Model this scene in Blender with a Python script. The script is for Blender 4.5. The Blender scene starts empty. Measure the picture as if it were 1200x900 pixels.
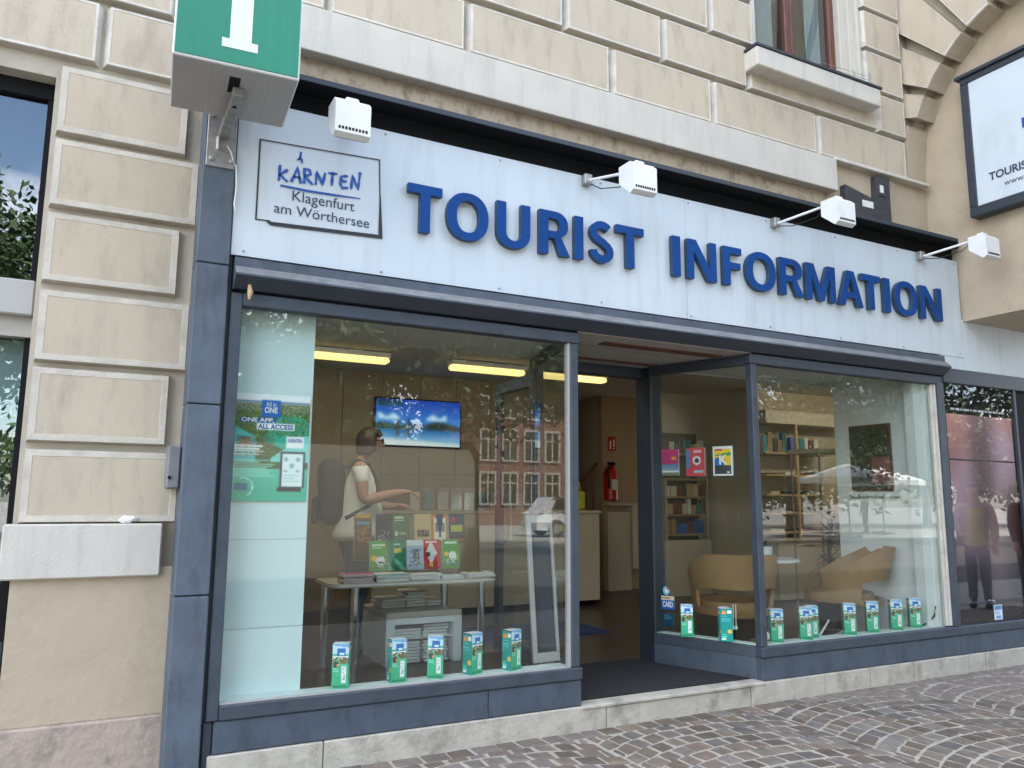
import bpy, bmesh, math, random
import numpy as np
from mathutils import Matrix, Vector
R = math.radians
random.seed(7)
rng = np.random.default_rng(7)
C = bpy.context.scene.collection
SC = bpy.context.scene
S = 0.8            # every length below is in survey units of 0.8 m; S turns them into metres

# ------------------------------------------------------------------ camera
cam_d = bpy.data.cameras.new('camera'); cam = bpy.data.objects.new('camera', cam_d); C.objects.link(cam)
cam_d.sensor_width = 36; cam_d.lens = 27.6; cam_d.clip_start = 0.05; cam_d.clip_end = 2000
# rows: facade right, into the facade, up; columns: camera right, down, forward
A = np.array([[0.88711372, 0.073307, 0.45569214], [-0.46150618, 0.12713929, 0.8779793], [0.00642565, -0.98917222, 0.14661864]])
M = Matrix.Identity(4)
for i in range(3):
    M[i][0], M[i][1], M[i][2] = A[i][0], -A[i][1], -A[i][2]
CAM = (0.0, -4.930910828, 1.6)
M.translation = Vector(CAM) * S
cam.matrix_world = M
SC.camera = cam

# ------------------------------------------------------------------ sky and sun (the facade is in open shade, the sun stands behind the building)
SUN_EL, SUN_AZ = R(58), R(22)
W = bpy.data.worlds.new('World'); SC.world = W; W.use_nodes = True
wn = W.node_tree.nodes; wl = W.node_tree.links; wn.clear()
sky = wn.new('ShaderNodeTexSky'); sky.sky_type = 'NISHITA'; sky.sun_disc = False
sky.sun_elevation = SUN_EL; sky.sun_rotation = SUN_AZ; sky.air_density = 1.0; sky.dust_density = 1.2; sky.ozone_density = 1.0
tcn = wn.new('ShaderNodeTexCoord'); mp = wn.new('ShaderNodeMapping'); mp.inputs['Scale'].default_value = (1, 1, 2.6)
ns = wn.new('ShaderNodeTexNoise'); ns.inputs['Scale'].default_value = 2.3; ns.inputs['Detail'].default_value = 7; ns.inputs['Roughness'].default_value = .58
cr = wn.new('ShaderNodeValToRGB'); cr.color_ramp.elements[0].position = .47; cr.color_ramp.elements[1].position = .68
mx = wn.new('ShaderNodeMix'); mx.data_type = 'RGBA'
mx.inputs['B'].default_value = (13, 13.2, 13.6, 1)
bg = wn.new('ShaderNodeBackground'); bg.inputs['Strength'].default_value = 0.11
wo = wn.new('ShaderNodeOutputWorld')
wl.new(tcn.outputs['Generated'], mp.inputs['Vector']); wl.new(mp.outputs['Vector'], ns.inputs['Vector'])
wl.new(ns.outputs['Fac'], cr.inputs['Fac']); wl.new(cr.outputs['Color'], mx.inputs['Factor'])
wl.new(sky.outputs['Color'], mx.inputs['A']); wl.new(mx.outputs['Result'], bg.inputs['Color']); wl.new(bg.outputs['Background'], wo.inputs['Surface'])
sun_d = bpy.data.lights.new('sun', 'SUN'); sun_d.energy = 3.6; sun_d.angle = R(0.5); sun_d.color = (1, .95, .87)
sun = bpy.data.objects.new('sun', sun_d); C.objects.link(sun)
sdir = Vector((math.sin(SUN_AZ) * math.cos(SUN_EL), math.cos(SUN_AZ) * math.cos(SUN_EL), math.sin(SUN_EL)))
sun.rotation_euler = sdir.to_track_quat('Z', 'Y').to_euler(); sun.location = (0, 20, 40)
SC.view_settings.view_transform = 'Standard'; SC.view_settings.look = 'None'
SC.view_settings.exposure = 2.58; SC.view_settings.gamma = 1
SC.render.engine = 'CYCLES'
SC.cycles.use_denoising = True
SC.cycles.max_bounces = 10; SC.cycles.diffuse_bounces = 4; SC.cycles.glossy_bounces = 4; SC.cycles.transparent_max_bounces = 16; SC.cycles.transmission_bounces = 6
SC.cycles.sample_clamp_indirect = 8
SC.cycles.caustics_reflective = False; SC.cycles.caustics_refractive = False

# ------------------------------------------------------------------ materials
def lin(c):
    c = np.asarray(c, float) / 255.0
    return np.where(c <= .04045, c / 12.92, ((c + .055) / 1.055) ** 2.4)
def mat(name, col, rough=.6, var=.12, scale=6, bump=0.0, bscale=60, metal=0, spec=.5, dirt=None, dirt_scale=1.5, dirt_amt=.5, obj_var=0, hue_var=0, stretch=None, streak=None):
    """Principled with two-tone noise, optional bump, dirt patches and a per-object value change."""
    m = bpy.data.materials.new(name); m.use_nodes = True
    n = m.node_tree.nodes; l = m.node_tree.links
    b = n['Principled BSDF']; b.inputs['Roughness'].default_value = rough; b.inputs['Metallic'].default_value = metal
    b.inputs['Specular IOR Level'].default_value = spec
    tc = n.new('ShaderNodeTexCoord'); src = tc.outputs['Object']
    if stretch:
        mp = n.new('ShaderNodeMapping'); mp.inputs['Scale'].default_value = stretch; l.new(src, mp.inputs['Vector']); src = mp.outputs['Vector']
    col = np.asarray(col, float)
    nz = n.new('ShaderNodeTexNoise'); nz.inputs['Scale'].default_value = scale; nz.inputs['Detail'].default_value = 6; l.new(src, nz.inputs['Vector'])
    rp = n.new('ShaderNodeValToRGB'); rp.color_ramp.elements[0].position = .3; rp.color_ramp.elements[1].position = .7
    rp.color_ramp.elements[0].color = (*np.clip(col * (1 - var), 0, 1), 1); rp.color_ramp.elements[1].color = (*np.clip(col * (1 + var), 0, 1), 1)
    l.new(nz.outputs['Fac'], rp.inputs['Fac']); out = rp.outputs['Color']
    if dirt is not None:
        dz = n.new('ShaderNodeTexNoise'); dz.inputs['Scale'].default_value = dirt_scale; dz.inputs['Detail'].default_value = 9; dz.inputs['Roughness'].default_value = .65
        if streak:
            mp2 = n.new('ShaderNodeMapping'); mp2.inputs['Scale'].default_value = streak; l.new(tc.outputs['Object'], mp2.inputs['Vector']); l.new(mp2.outputs['Vector'], dz.inputs['Vector'])
        else:
            l.new(tc.outputs['Object'], dz.inputs['Vector'])
        dr = n.new('ShaderNodeValToRGB'); dr.color_ramp.elements[0].position = .5; dr.color_ramp.elements[1].position = .72
        dr.color_ramp.elements[1].color = (dirt_amt,) * 3 + (1,); dr.color_ramp.elements[0].color = (0, 0, 0, 1)
        l.new(dz.outputs['Fac'], dr.inputs['Fac'])
        mi = n.new('ShaderNodeMix'); mi.data_type = 'RGBA'; mi.inputs['B'].default_value = (*dirt, 1)
        l.new(dr.outputs['Color'], mi.inputs['Factor']); l.new(out, mi.inputs['A']); out = mi.outputs['Result']
    if obj_var:
        oi = n.new('ShaderNodeObjectInfo'); mr = n.new('ShaderNodeMapRange'); mr.inputs['To Min'].default_value = 1 - obj_var; mr.inputs['To Max'].default_value = 1 + obj_var
        l.new(oi.outputs['Random'], mr.inputs['Value'])
        hs = n.new('ShaderNodeHueSaturation'); l.new(mr.outputs['Result'], hs.inputs['Value'])
        if hue_var:
            wn_ = n.new('ShaderNodeTexWhiteNoise'); wn_.noise_dimensions = '1D'; l.new(oi.outputs['Random'], wn_.inputs['W'])
            h2 = n.new('ShaderNodeMapRange'); h2.inputs['To Min'].default_value = .5 - hue_var; h2.inputs['To Max'].default_value = .5 + hue_var; l.new(wn_.outputs['Value'], h2.inputs['Value']); l.new(h2.outputs['Result'], hs.inputs['Hue'])
            s2 = n.new('ShaderNodeMapRange'); s2.inputs['To Min'].default_value = .35; s2.inputs['To Max'].default_value = 1.25; l.new(wn_.outputs['Color'], s2.inputs['Value']); l.new(s2.outputs['Result'], hs.inputs['Saturation']); l.new(out, hs.inputs['Color']); out = hs.outputs['Color']
    l.new(out, b.inputs['Base Color'])
    if bump:
        bz = n.new('ShaderNodeTexNoise'); bz.inputs['Scale'].default_value = bscale; bz.inputs['Detail'].default_value = 5; l.new(src, bz.inputs['Vector'])
        bp = n.new('ShaderNodeBump'); bp.inputs['Strength'].default_value = bump; bp.inputs['Distance'].default_value = .01
        l.new(bz.outputs['Fac'], bp.inputs['Height']); l.new(bp.outputs['Normal'], b.inputs['Normal'])
    return m
def glow(name, col, strength):
    m = bpy.data.materials.new(name); m.use_nodes = True; b = m.node_tree.nodes['Principled BSDF']
    b.inputs['Base Color'].default_value = (.6, .6, .6, 1); b.inputs['Emission Color'].default_value = (*col, 1); b.inputs['Emission Strength'].default_value = strength
    return m
def glass(name, tint=(.9, .94, .92), f0=.06, rough=0.0, dirt=.02):
    """thin pane: clear with a Schlick mirror on both of its faces and a little dust"""
    m = bpy.data.materials.new(name); m.use_nodes = True; n = m.node_tree.nodes; l = m.node_tree.links; n.clear()
    o = n.new('ShaderNodeOutputMaterial'); t = n.new('ShaderNodeBsdfTransparent'); t.inputs['Color'].default_value = (*tint, 1)
    g = n.new('ShaderNodeBsdfGlossy'); g.inputs['Roughness'].default_value = rough; g.inputs['Color'].default_value = (1, 1, 1, 1)
    lw = n.new('ShaderNodeLayerWeight'); lw.inputs['Blend'].default_value = .5
    p = n.new('ShaderNodeMath'); p.operation = 'POWER'; p.inputs[1].default_value = 5; l.new(lw.outputs['Facing'], p.inputs[0])
    r = n.new('ShaderNodeMapRange'); r.inputs['To Min'].default_value = f0; r.inputs['To Max'].default_value = 1; l.new(p.outputs[0], r.inputs['Value'])
    a = n.new('ShaderNodeMixShader'); l.new(r.outputs['Result'], a.inputs['Fac']); l.new(t.outputs[0], a.inputs[1]); l.new(g.outputs[0], a.inputs[2])
    d = n.new('ShaderNodeBsdfDiffuse'); d.inputs['Color'].default_value = (.5, .5, .48, 1)
    tc = n.new('ShaderNodeTexCoord'); nz = n.new('ShaderNodeTexNoise'); nz.inputs['Scale'].default_value = 1.6; nz.inputs['Detail'].default_value = 8; l.new(tc.outputs['Object'], nz.inputs['Vector'])
    mr = n.new('ShaderNodeMapRange'); mr.inputs['From Min'].default_value = .35; mr.inputs['From Max'].default_value = .8; mr.inputs['To Min'].default_value = 0; mr.inputs['To Max'].default_value = dirt; l.new(nz.outputs['Fac'], mr.inputs['Value'])
    f = n.new('ShaderNodeMixShader'); l.new(mr.outputs['Result'], f.inputs['Fac']); l.new(a.outputs[0], f.inputs[1]); l.new(d.outputs[0], f.inputs[2])
    l.new(f.outputs[0], o.inputs['Surface'])
    return m
def print_mat(name, rough=.45, emit=0.0):
    m = bpy.data.materials.new(name); m.use_nodes = True; n = m.node_tree.nodes; l = m.node_tree.links; b = n['Principled BSDF']
    a = n.new('ShaderNodeAttribute'); a.attribute_name = 'Col'; b.inputs['Roughness'].default_value = rough
    l.new(a.outputs['Color'], b.inputs['Base Color'])
    if emit:
        l.new(a.outputs['Color'], b.inputs['Emission Color']); b.inputs['Emission Strength'].default_value = emit
    return m
X = {}
X['stone'] = mat('stone_plaster', (.495, .42, .32), .9, .06, 2.2, .22, 95, dirt=(.33, .28, .215), dirt_scale=3.0, dirt_amt=.75, streak=(2.6, 2.6, .8), obj_var=.085)
X['stone_edge'] = mat('stone_margin', (.60, .565, .50), .85, .09, 9, .3, 70, dirt=(.36, .315, .25), dirt_scale=6, dirt_amt=.6)
X['wall'] = mat('rendered_wall', (.45, .37, .27), .9, .08, 2.5, .35, 26, dirt=(.33, .26, .19), dirt_scale=2.6, dirt_amt=.6)
X['pier_edge'] = mat('pier_margin', (.55, .50, .425), .88, .1, 9, .35, 60, dirt=(.38, .33, .265), dirt_scale=7, dirt_amt=.7)
X['wall_stained'] = mat('soot_spotted_render', (.45, .37, .27), .9, .08, 2.5, .35, 26, dirt=(.12, .10, .075), dirt_scale=16, dirt_amt=.75, streak=(1, 1, .55))
X['groove'] = mat('groove_render', (.46, .41, .335), .92, .1, 5, .3, 60, dirt=(.30, .26, .2), dirt_scale=4, dirt_amt=.5)
X['pink_base'] = mat('base_render', (.40, .32, .265), .92, .10, 4, .9, 24, dirt=(.10, .085, .07), dirt_scale=7, dirt_amt=.6)
X['band'] = mat('white_band_stone', (.55, .515, .45), .85, .05, 4, .25, 80, dirt=(.36, .34, .31), dirt_scale=3, dirt_amt=.45, streak=(4, 4, .6))
X['blue_post'] = mat('blue_post_paint', (.083, .104, .136), .6, .14, 6, .3, 30, dirt=(.045, .055, .07), dirt_scale=7, dirt_amt=.8, streak=(2.5, 2.5, .7))
X['blue_frame'] = mat('slate_frame_paint', (.045, .057, .076), .55, .14, 7, .2, 30, dirt=(.022, .028, .038), dirt_scale=8, dirt_amt=.7)
X['blue'] = mat('blue_grey_paint', (.062, .081, .108), .6, .12, 6, .25, 22, dirt=(.026, .032, .042), dirt_scale=6, dirt_amt=.75, streak=(1.5, 1.5, .8))
X['blue_light'] = mat('weathered_lit_paint', (.19, .195, .20), .55, .2, 8, .2, 40, dirt=(.05, .055, .065), dirt_scale=9, dirt_amt=.6)
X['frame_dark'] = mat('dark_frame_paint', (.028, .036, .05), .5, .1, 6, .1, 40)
X['black'] = mat('black_metal', (.006, .0065, .008), .75, .1, 6, spec=.2)
X['slate'] = mat('slate_cover', (.045, .045, .048), .75, .2, 10, .5, 30, stretch=(1, 1, 4))
X['sign_white'] = mat('white_sign_board', (.555, .615, .655), .5, .025, 2, .03, 30, dirt=(.42, .455, .47), dirt_scale=3.0, dirt_amt=.5, streak=(3.2, 1, .35))
X['letter_blue'] = mat('blue_letter_enamel', (.004, .052, .215), .55, .08, 5, 0, spec=.18)
X['letter_side'] = mat('letter_edge', (.02, .05, .10), .5, .1, 5)
X['plinth'] = mat('plinth_limestone', (.45, .415, .355), .8, .12, 10, .5, 45, dirt=(.20, .18, .15), dirt_scale=6, dirt_amt=.8, obj_var=.06)
X['cobble'] = mat('porphyry_cobble', (.156, .12, .093), .75, .2, 14, .5, 40, dirt=(.06, .052, .048), dirt_scale=9, dirt_amt=.5, obj_var=.32, hue_var=.018)
X['mortar'] = mat('pale_mortar', (.41, .368, .305), .95, .15, 30, .5, 80, dirt=(.29, .26, .215), dirt_scale=3, dirt_amt=.5)
X['asphalt'] = mat('road_asphalt', (.052, .05, .048), .9, .2, 3, 0)
X['van_paint'] = mat('silver_beige_van_paint', (.27, .262, .24), .35, .03, 3, 0)
X['plaza'] = mat('plaza_paving', (.30, .285, .26), .85, .12, 1.2, 0, dirt=(.17, .16, .15), dirt_scale=.3)
X['white'] = mat('white_enamel', (.74, .75, .745), .35, .03, 6, 0, dirt=(.5, .5, .47), dirt_scale=9, dirt_amt=.3)
X['chrome'] = mat('chrome_tube', (.75, .76, .77), .12, .03, 6, metal=1)
X['steel'] = mat('galvanised_steel', (.36, .36, .35), .5, .2, 14, .1, 40, metal=.6, dirt=(.14, .13, .12), dirt_scale=12, dirt_amt=.6)
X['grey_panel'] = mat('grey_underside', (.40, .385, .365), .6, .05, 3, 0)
X['green'] = mat('green_sign_face', (.014, .20, .115), .4, .05, 3, 0, dirt=(.03, .27, .17), dirt_scale=4, dirt_amt=.4, streak=(6, 6, .25))
X['white_face'] = mat('white_print', (.66, .70, .73), .45, .02, 4)
X['ink'] = mat('dark_blue_ink', (.03, .04, .09), .5, .05, 4)
X['ink_black'] = mat('black_ink', (.02, .02, .025), .5, .05, 4)
X['marker'] = mat('blue_marker_ink', (.01, .075, .33), .5, .1, 9)
X['white_ink'] = mat('white_ink', (.82, .83, .83), .5, .02, 4)
X['beige'] = mat('beige_wall_panel', (.34, .265, .17), .55, .05, 2, 0, obj_var=.04)
X['cream'] = mat('cream_laminate', (.52, .46, .36), .5, .04, 2, 0)
X['wall_in'] = mat('interior_plaster', (.52, .44, .33), .85, .04, 2, .05, 40)
X['column_beige'] = mat('beige_column', (.36, .265, .165), .85, .04, 2, .05, 40)
X['panel_board'] = mat('mint_white_board', (.66, .79, .79), .6, .03, 2)
X['wall_white'] = mat('white_partition', (.74, .76, .74), .75, .03, 2, .05, 40)
X['ceil'] = mat('ceiling_plaster', (.62, .60, .55), .85, .04, 2, .03, 40)
X['soffit'] = mat('entrance_soffit', (.42, .39, .345), .75, .06, 3, 0, dirt=(.24, .22, .19), dirt_scale=2.5, dirt_amt=.6, streak=(.5, 4, 1))
X['floor_in'] = mat('dark_floor', (.06, .045, .036), .32, .25, 2, 0, stretch=(1, 5, 1))
X['mat'] = mat('charcoal_doormat', (.018, .018, .02), .95, .3, 40, .9, 160)
X['blue_mat'] = mat('blue_carpet', (.02, .045, .15), .9, .15, 20, .3, 120)
X['wood'] = mat('shelf_wood', (.46, .33, .18), .5, .12, 5, 0, stretch=(1, 8, 8))
X['dark_wood'] = mat('brown_window_wood', (.13, .045, .028), .5, .2, 6, .1, 30, stretch=(6, 6, 1))
X['tan'] = mat('tan_leather', (.33, .19, .08), .5, .08, 6, .15, 90)
X['red'] = mat('red_enamel', (.45, .012, .012), .3, .05, 6)
X['paper'] = mat('paper_edges', (.70, .70, .66), .8, .12, 40, 0, stretch=(1, 1, 10))
X['magenta'] = mat('magenta_cover', (.42, .02, .14), .4, .06, 6)
X['ledge'] = mat('pale_window_ledge', (.70, .78, .75), .5, .03, 3)
X['pane'] = glass('shop_glass', (.93, .955, .94), .043, 0, .012)
X['pane_dark'] = glass('dark_window_glass', (.75, .8, .8), .11, 0, .01)
X['pane_poster'] = glass('poster_glass', (.9, .9, .92), .065, 0.0, .01)
X['acrylic'] = glass('acrylic', (.93, .94, .94), .03, .05, .02)
X['print'] = print_mat('printed_paper', .4)
X['screen'] = print_mat('glowing_print', .3, .16)
X['tube'] = glow('warm_tube', (1, .72, .24), .30)
X['tube_fill'] = glow('white_fill_tube', (1, .90, .72), 3.2)  # glow of the added, unseen fill lights
X['curtain'] = mat('sheer_curtain', (.62, .66, .68), .9, .1, 8, 0, stretch=(9, 9, .6))
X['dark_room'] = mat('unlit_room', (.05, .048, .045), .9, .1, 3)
X['skin'] = mat('skin', (.46, .26, .19), .55, .06, 9)
X['hair'] = mat('brown_hair', (.055, .028, .018), .5, .3, 30, .4, 90, stretch=(1, 1, .3))
X['shirt'] = mat('white_cotton', (.80, .82, .81), .9, .04, 9, .15, 60)
X['jeans'] = mat('blue_denim', (.035, .06, .10), .9, .15, 20, .2, 150)
X['pack'] = mat('dark_nylon', (.025, .03, .036), .7, .15, 9, .2, 60)
X['lime'] = mat('lime_top', (.44, .46, .025), .9, .08, 9, .15, 60)
X['jacket'] = mat('beige_jacket', (.34, .28, .23), .9, .1, 9, .15, 60)
X['leaf'] = mat('tree_leaf', (.045, .085, .022), .6, .35, 2.2, 0, obj_var=.1)
X['leaf_dry'] = mat('plant_leaf', (.03, .055, .02), .5, .3, 6, 0)
X['bark'] = mat('bark', (.11, .085, .06), .9, .3, 7, .6, 30, stretch=(3, 3, .6))
X['pink'] = mat('pink_render', (.21, .105, .09), .9, .06, 2, 0)
X['house'] = mat('pale_render', (.55, .5, .42), .9, .06, 2, 0)
X['roof'] = mat('roof_tile', (.22, .09, .06), .85, .2, 5, 0)
X['car_white'] = mat('white_car_paint', (.78, .79, .79), .2, .02, 3, 0)
X['car_glass'] = mat('car_glass', (.02, .024, .028), .08, .1, 3, 0)
X['rubber'] = mat('tyre_rubber', (.015, .015, .015), .8, .1, 9)
X['canvas'] = mat('white_canvas', (.8, .79, .76), .85, .03, 5)
X['pot'] = mat('white_ceramic', (.66, .68, .67), .3, .04, 5)
X['cable'] = mat('black_cable', (.012, .012, .012), .5, .1, 5)
X['lens_dark'] = mat('dark_lens', (.01, .01, .012), .1, .1, 5)
X['sticker_blue'] = mat('blue_sticker', (.02, .12, .42), .5, .1, 9)
X['sticker_teal'] = mat('teal_sticker', (.02, .2, .24), .5, .1, 9)

# ------------------------------------------------------------------ mesh helpers
class MB:
    def __init__(s): s.v = []; s.f = []; s.m = []; s.c = {}
    def mark(s): return len(s.v)
    def face(s, idx, m=0, col=None):
        if col is not None: s.c[len(s.f)] = col
        s.f.append(tuple(idx)); s.m.append(m)
    def quad(s, a, b, c, d, m=0):
        i = len(s.v); s.v += [a, b, c, d]; s.face((i, i + 1, i + 2, i + 3), m); return s
    def box(s, x0, x1, y0, y1, z0, z1, m=0, c=0):
        if x1 < x0: x0, x1 = x1, x0
        if y1 < y0: y0, y1 = y1, y0
        if z1 < z0: z0, z1 = z1, z0
        i = len(s.v)
        if not c:
            s.v += [(x, y, z) for z in (z0, z1) for y in (y0, y1) for x in (x0, x1)]
            for q in ((0, 1, 3, 2), (4, 6, 7, 5), (0, 4, 5, 1), (2, 3, 7, 6), (0, 2, 6, 4), (1, 5, 7, 3)): s.face([i + k for k in q], m)
            return s
        c = min(c, .45 * (x1 - x0), .45 * (y1 - y0), .45 * (z1 - z0))
        P = {}
        for a, (xa, xs) in enumerate(((x0, 1), (x1, -1))):
            for b, (yb, ys) in enumerate(((y0, 1), (y1, -1))):
                for d, (zd, zs) in enumerate(((z0, 1), (z1, -1))):
                    P[a, b, d] = len(s.v)
                    s.v += [(xa, yb + ys * c, zd + zs * c), (xa + xs * c, yb, zd + zs * c), (xa + xs * c, yb + ys * c, zd)]
        for a in (0, 1):
            s.face([P[a, 0, 0], P[a, 1, 0], P[a, 1, 1], P[a, 0, 1]], m)
            s.face([P[0, a, 0] + 1, P[1, a, 0] + 1, P[1, a, 1] + 1, P[0, a, 1] + 1], m)
            s.face([P[0, 0, a] + 2, P[1, 0, a] + 2, P[1, 1, a] + 2, P[0, 1, a] + 2], m)
            for b in (0, 1):
                s.face([P[a, b, 0], P[a, b, 1], P[a, b, 1] + 1, P[a, b, 0] + 1], m)
                s.face([P[a, 0, b], P[a, 1, b], P[a, 1, b] + 2, P[a, 0, b] + 2], m)
                s.face([P[0, a, b] + 1, P[1, a, b] + 1, P[1, a, b] + 2, P[0, a, b] + 2], m)
                for d in (0, 1): s.face([P[a, b, d], P[a, b, d] + 1, P[a, b, d] + 2], m)
        return s
    def prism(s, poly, axis, d0, d1, m=0):
        """poly in the two other axes (x,z for 'y'; y,z for 'x'; x,y for 'z')"""
        i = len(s.v); n = len(poly)
        def p(q, d): return (q[0], d, q[1]) if axis == 'y' else (d, q[0], q[1]) if axis == 'x' else (q[0], q[1], d)
        s.v += [p(q, d0) for q in poly] + [p(q, d1) for q in poly]
        s.face(range(i, i + n), m); s.face(range(i + n, i + 2 * n), m)
        for k in range(n): s.face((i + k, i + (k + 1) % n, i + n + (k + 1) % n, i + n + k), m)
        return s
    def tube(s, pts, r, n=8, m=0, cap=True):
        pts = [Vector(p) for p in pts]; rs = r if isinstance(r, (list, tuple)) else [r] * len(pts); i0 = len(s.v); up = Vector((0, 0, 1))
        for k, p in enumerate(pts):
            t = (pts[min(k + 1, len(pts) - 1)] - pts[max(k - 1, 0)]).normalized()
            a = t.cross(up if abs(t.z) < .9 else Vector((1, 0, 0))).normalized(); b = t.cross(a).normalized()
            for q in range(n):
                w = 2 * math.pi * q / n; s.v.append(tuple(p + (a * math.cos(w) + b * math.sin(w)) * rs[k]))
        for k in range(len(pts) - 1):
            for q in range(n): s.face((i0 + k * n + q, i0 + k * n + (q + 1) % n, i0 + (k + 1) * n + (q + 1) % n, i0 + (k + 1) * n + q), m)
        if cap: s.face(range(i0, i0 + n), m); s.face(range(i0 + (len(pts) - 1) * n, i0 + len(pts) * n), m)
        return s
    def lathe(s, prof, cx=0, cy=0, n=16, m=0):
        i0 = len(s.v)
        for r, z in prof:
            for q in range(n): w = 2 * math.pi * q / n; s.v.append((cx + r * math.cos(w), cy + r * math.sin(w), z))
        for k in range(len(prof) - 1):
            for q in range(n): s.face((i0 + k * n + q, i0 + k * n + (q + 1) % n, i0 + (k + 1) * n + (q + 1) % n, i0 + (k + 1) * n + q), m)
        s.face(range(i0, i0 + n), m); s.face(range(i0 + (len(prof) - 1) * n, i0 + len(prof) * n), m)
        return s
    def ball(s, c, r, n=12, m=0):
        rx, ry, rz = r if isinstance(r, tuple) else (r, r, r); i0 = len(s.v); h = n // 2
        s.v.append((c[0], c[1], c[2] - rz))
        for k in range(1, h):
            ph = -math.pi / 2 + math.pi * k / h
            for q in range(n): w = 2 * math.pi * q / n; s.v.append((c[0] + rx * math.cos(ph) * math.cos(w), c[1] + ry * math.cos(ph) * math.sin(w), c[2] + rz * math.sin(ph)))
        s.v.append((c[0], c[1], c[2] + rz)); top = len(s.v) - 1
        for q in range(n):
            s.face((i0, i0 + 1 + (q + 1) % n, i0 + 1 + q), m); s.face((top, top - n + q, top - n + (q + 1) % n), m)
        for k in range(h - 2):
            for q in range(n): a = i0 + 1 + k * n; s.face((a + q, a + (q + 1) % n, a + n + (q + 1) % n, a + n + q), m)
        return s
    def sheet(s, w, h, img, t=.004, m=0):
        """upright printed sheet, x 0..w, z 0..h, its face at y = 0 looking to -y; img is rows from the top, sRGB 0..255"""
        H, Wd = img.shape[:2]; L = lin(img); i0 = len(s.v)
        for r in range(H + 1):
            for c in range(Wd + 1): s.v.append((w * c / Wd, 0, h * (1 - r / H)))
        for r in range(H):
            for c in range(Wd):
                a = i0 + r * (Wd + 1) + c; s.face((a, a + Wd + 1, a + Wd + 2, a + 1), m, tuple(L[r, c]))
        if t:
            e = tuple(lin((225, 225, 220))); k = len(s.v); s.v += [(0, 0, 0), (w, 0, 0), (w, 0, h), (0, 0, h), (0, t, 0), (w, t, 0), (w, t, h), (0, t, h)]
            for q in ((4, 7, 6, 5), (0, 4, 5, 1), (1, 5, 6, 2), (2, 6, 7, 3), (3, 7, 4, 0)): s.face([k + j for j in q], m, e)
        return s
    def xf(s, mark, mtx):
        for k in range(mark, len(s.v)): s.v[k] = tuple(mtx @ Vector(s.v[k]))
        return s
    def add(s, vs, fs, m=0):
        i = len(s.v); s.v += [tuple(v) for v in vs]
        for f in fs: s.face([i + k for k in f], m)
        return s
    def mesh(s, name, mats, off=(0, 0, 0), smooth=False, fix=True):
        me = bpy.data.meshes.new(name)
        V = (np.array(s.v, float) - np.array(off)) * S
        me.from_pydata(V.tolist(), [], s.f)
        for k in mats: me.materials.append(X[k] if isinstance(k, str) else k)
        me.polygons.foreach_set('material_index', s.m)
        if s.c:
            at = me.color_attributes.new('Col', 'FLOAT_COLOR', 'CORNER'); arr = np.ones((len(me.loops), 4), np.float32); arr[:, :3] = .6; k = 0
            for fi, f in enumerate(s.f):
                if fi in s.c: arr[k:k + len(f), :3] = s.c[fi]
                k += len(f)
            at.data.foreach_set('color', arr.ravel())
        if fix:
            bm = bmesh.new(); bm.from_mesh(me); bmesh.ops.recalc_face_normals(bm, faces=bm.faces); bm.to_mesh(me); bm.free()
        if smooth:
            me.polygons.foreach_set('use_smooth', [True] * len(me.polygons))
            if smooth != 'all': me.set_sharp_from_angle(angle=R(smooth if smooth is not True else 40))
        me.update(); return me
    def build(s, name, mats, parent=None, smooth=False, fix=True, **props):
        o = bpy.data.objects.new(name, s.mesh(name, mats, ORG.get(parent.name, (0, 0, 0)) if parent else (0, 0, 0), smooth, fix)); C.objects.link(o)
        if parent: o.parent = parent; ORG[o.name] = ORG.get(parent.name, (0, 0, 0))
        for k, v in props.items(): o[k] = v
        return o
ORG = {}
def thing(name, label, cat, loc=(0, 0, 0), group=None, local=False):
    """an Empty at the thing's base; parts are given in place unless local"""
    o = bpy.data.objects.new(name, None); C.objects.link(o); o.empty_display_size = .1
    o.location = Vector(loc) * S; o['label'] = label; o['category'] = cat
    if group: o['group'] = group
    ORG[o.name] = (0, 0, 0) if local else tuple(loc)
    return o
def tag(o, label, cat, group=None):
    o['label'] = label; o['category'] = cat
    if group: o['group'] = group
    return o
def place(o, mesh_or_name, parent=None): pass
def dup(root, loc, rz=0, label=None, scale=1):
    def cp(o, par):
        c = o.copy(); C.objects.link(c)
        if par: c.parent = par
        for ch in o.children: cp(ch, c)
        return c
    r = cp(root, None); r.location = Vector(loc) * S; r.rotation_euler = (0, 0, rz); r.scale = (scale,) * 3
    if label: r['label'] = label
    return r
def inst(mesh, name, parent, loc=(0, 0, 0), rot=(0, 0, 0)):
    o = bpy.data.objects.new(name, mesh); C.objects.link(o); o.parent = parent
    po = ORG.get(parent.name, (0, 0, 0)); o.location = (Vector(loc) - Vector(po)) * S; o.rotation_euler = rot; ORG[o.name] = loc
    return o
def struct(mb, name, mats, **k):
    o = mb.build(name, mats, **k); o['kind'] = 'structure'; return o
def T(loc, rz=0, rx=0, ry=0): return Matrix.Translation(Vector(loc)) @ Matrix.Rotation(rz, 4, 'Z') @ Matrix.Rotation(ry, 4, 'Y') @ Matrix.Rotation(rx, 4, 'X')
_txt = {}
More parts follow.
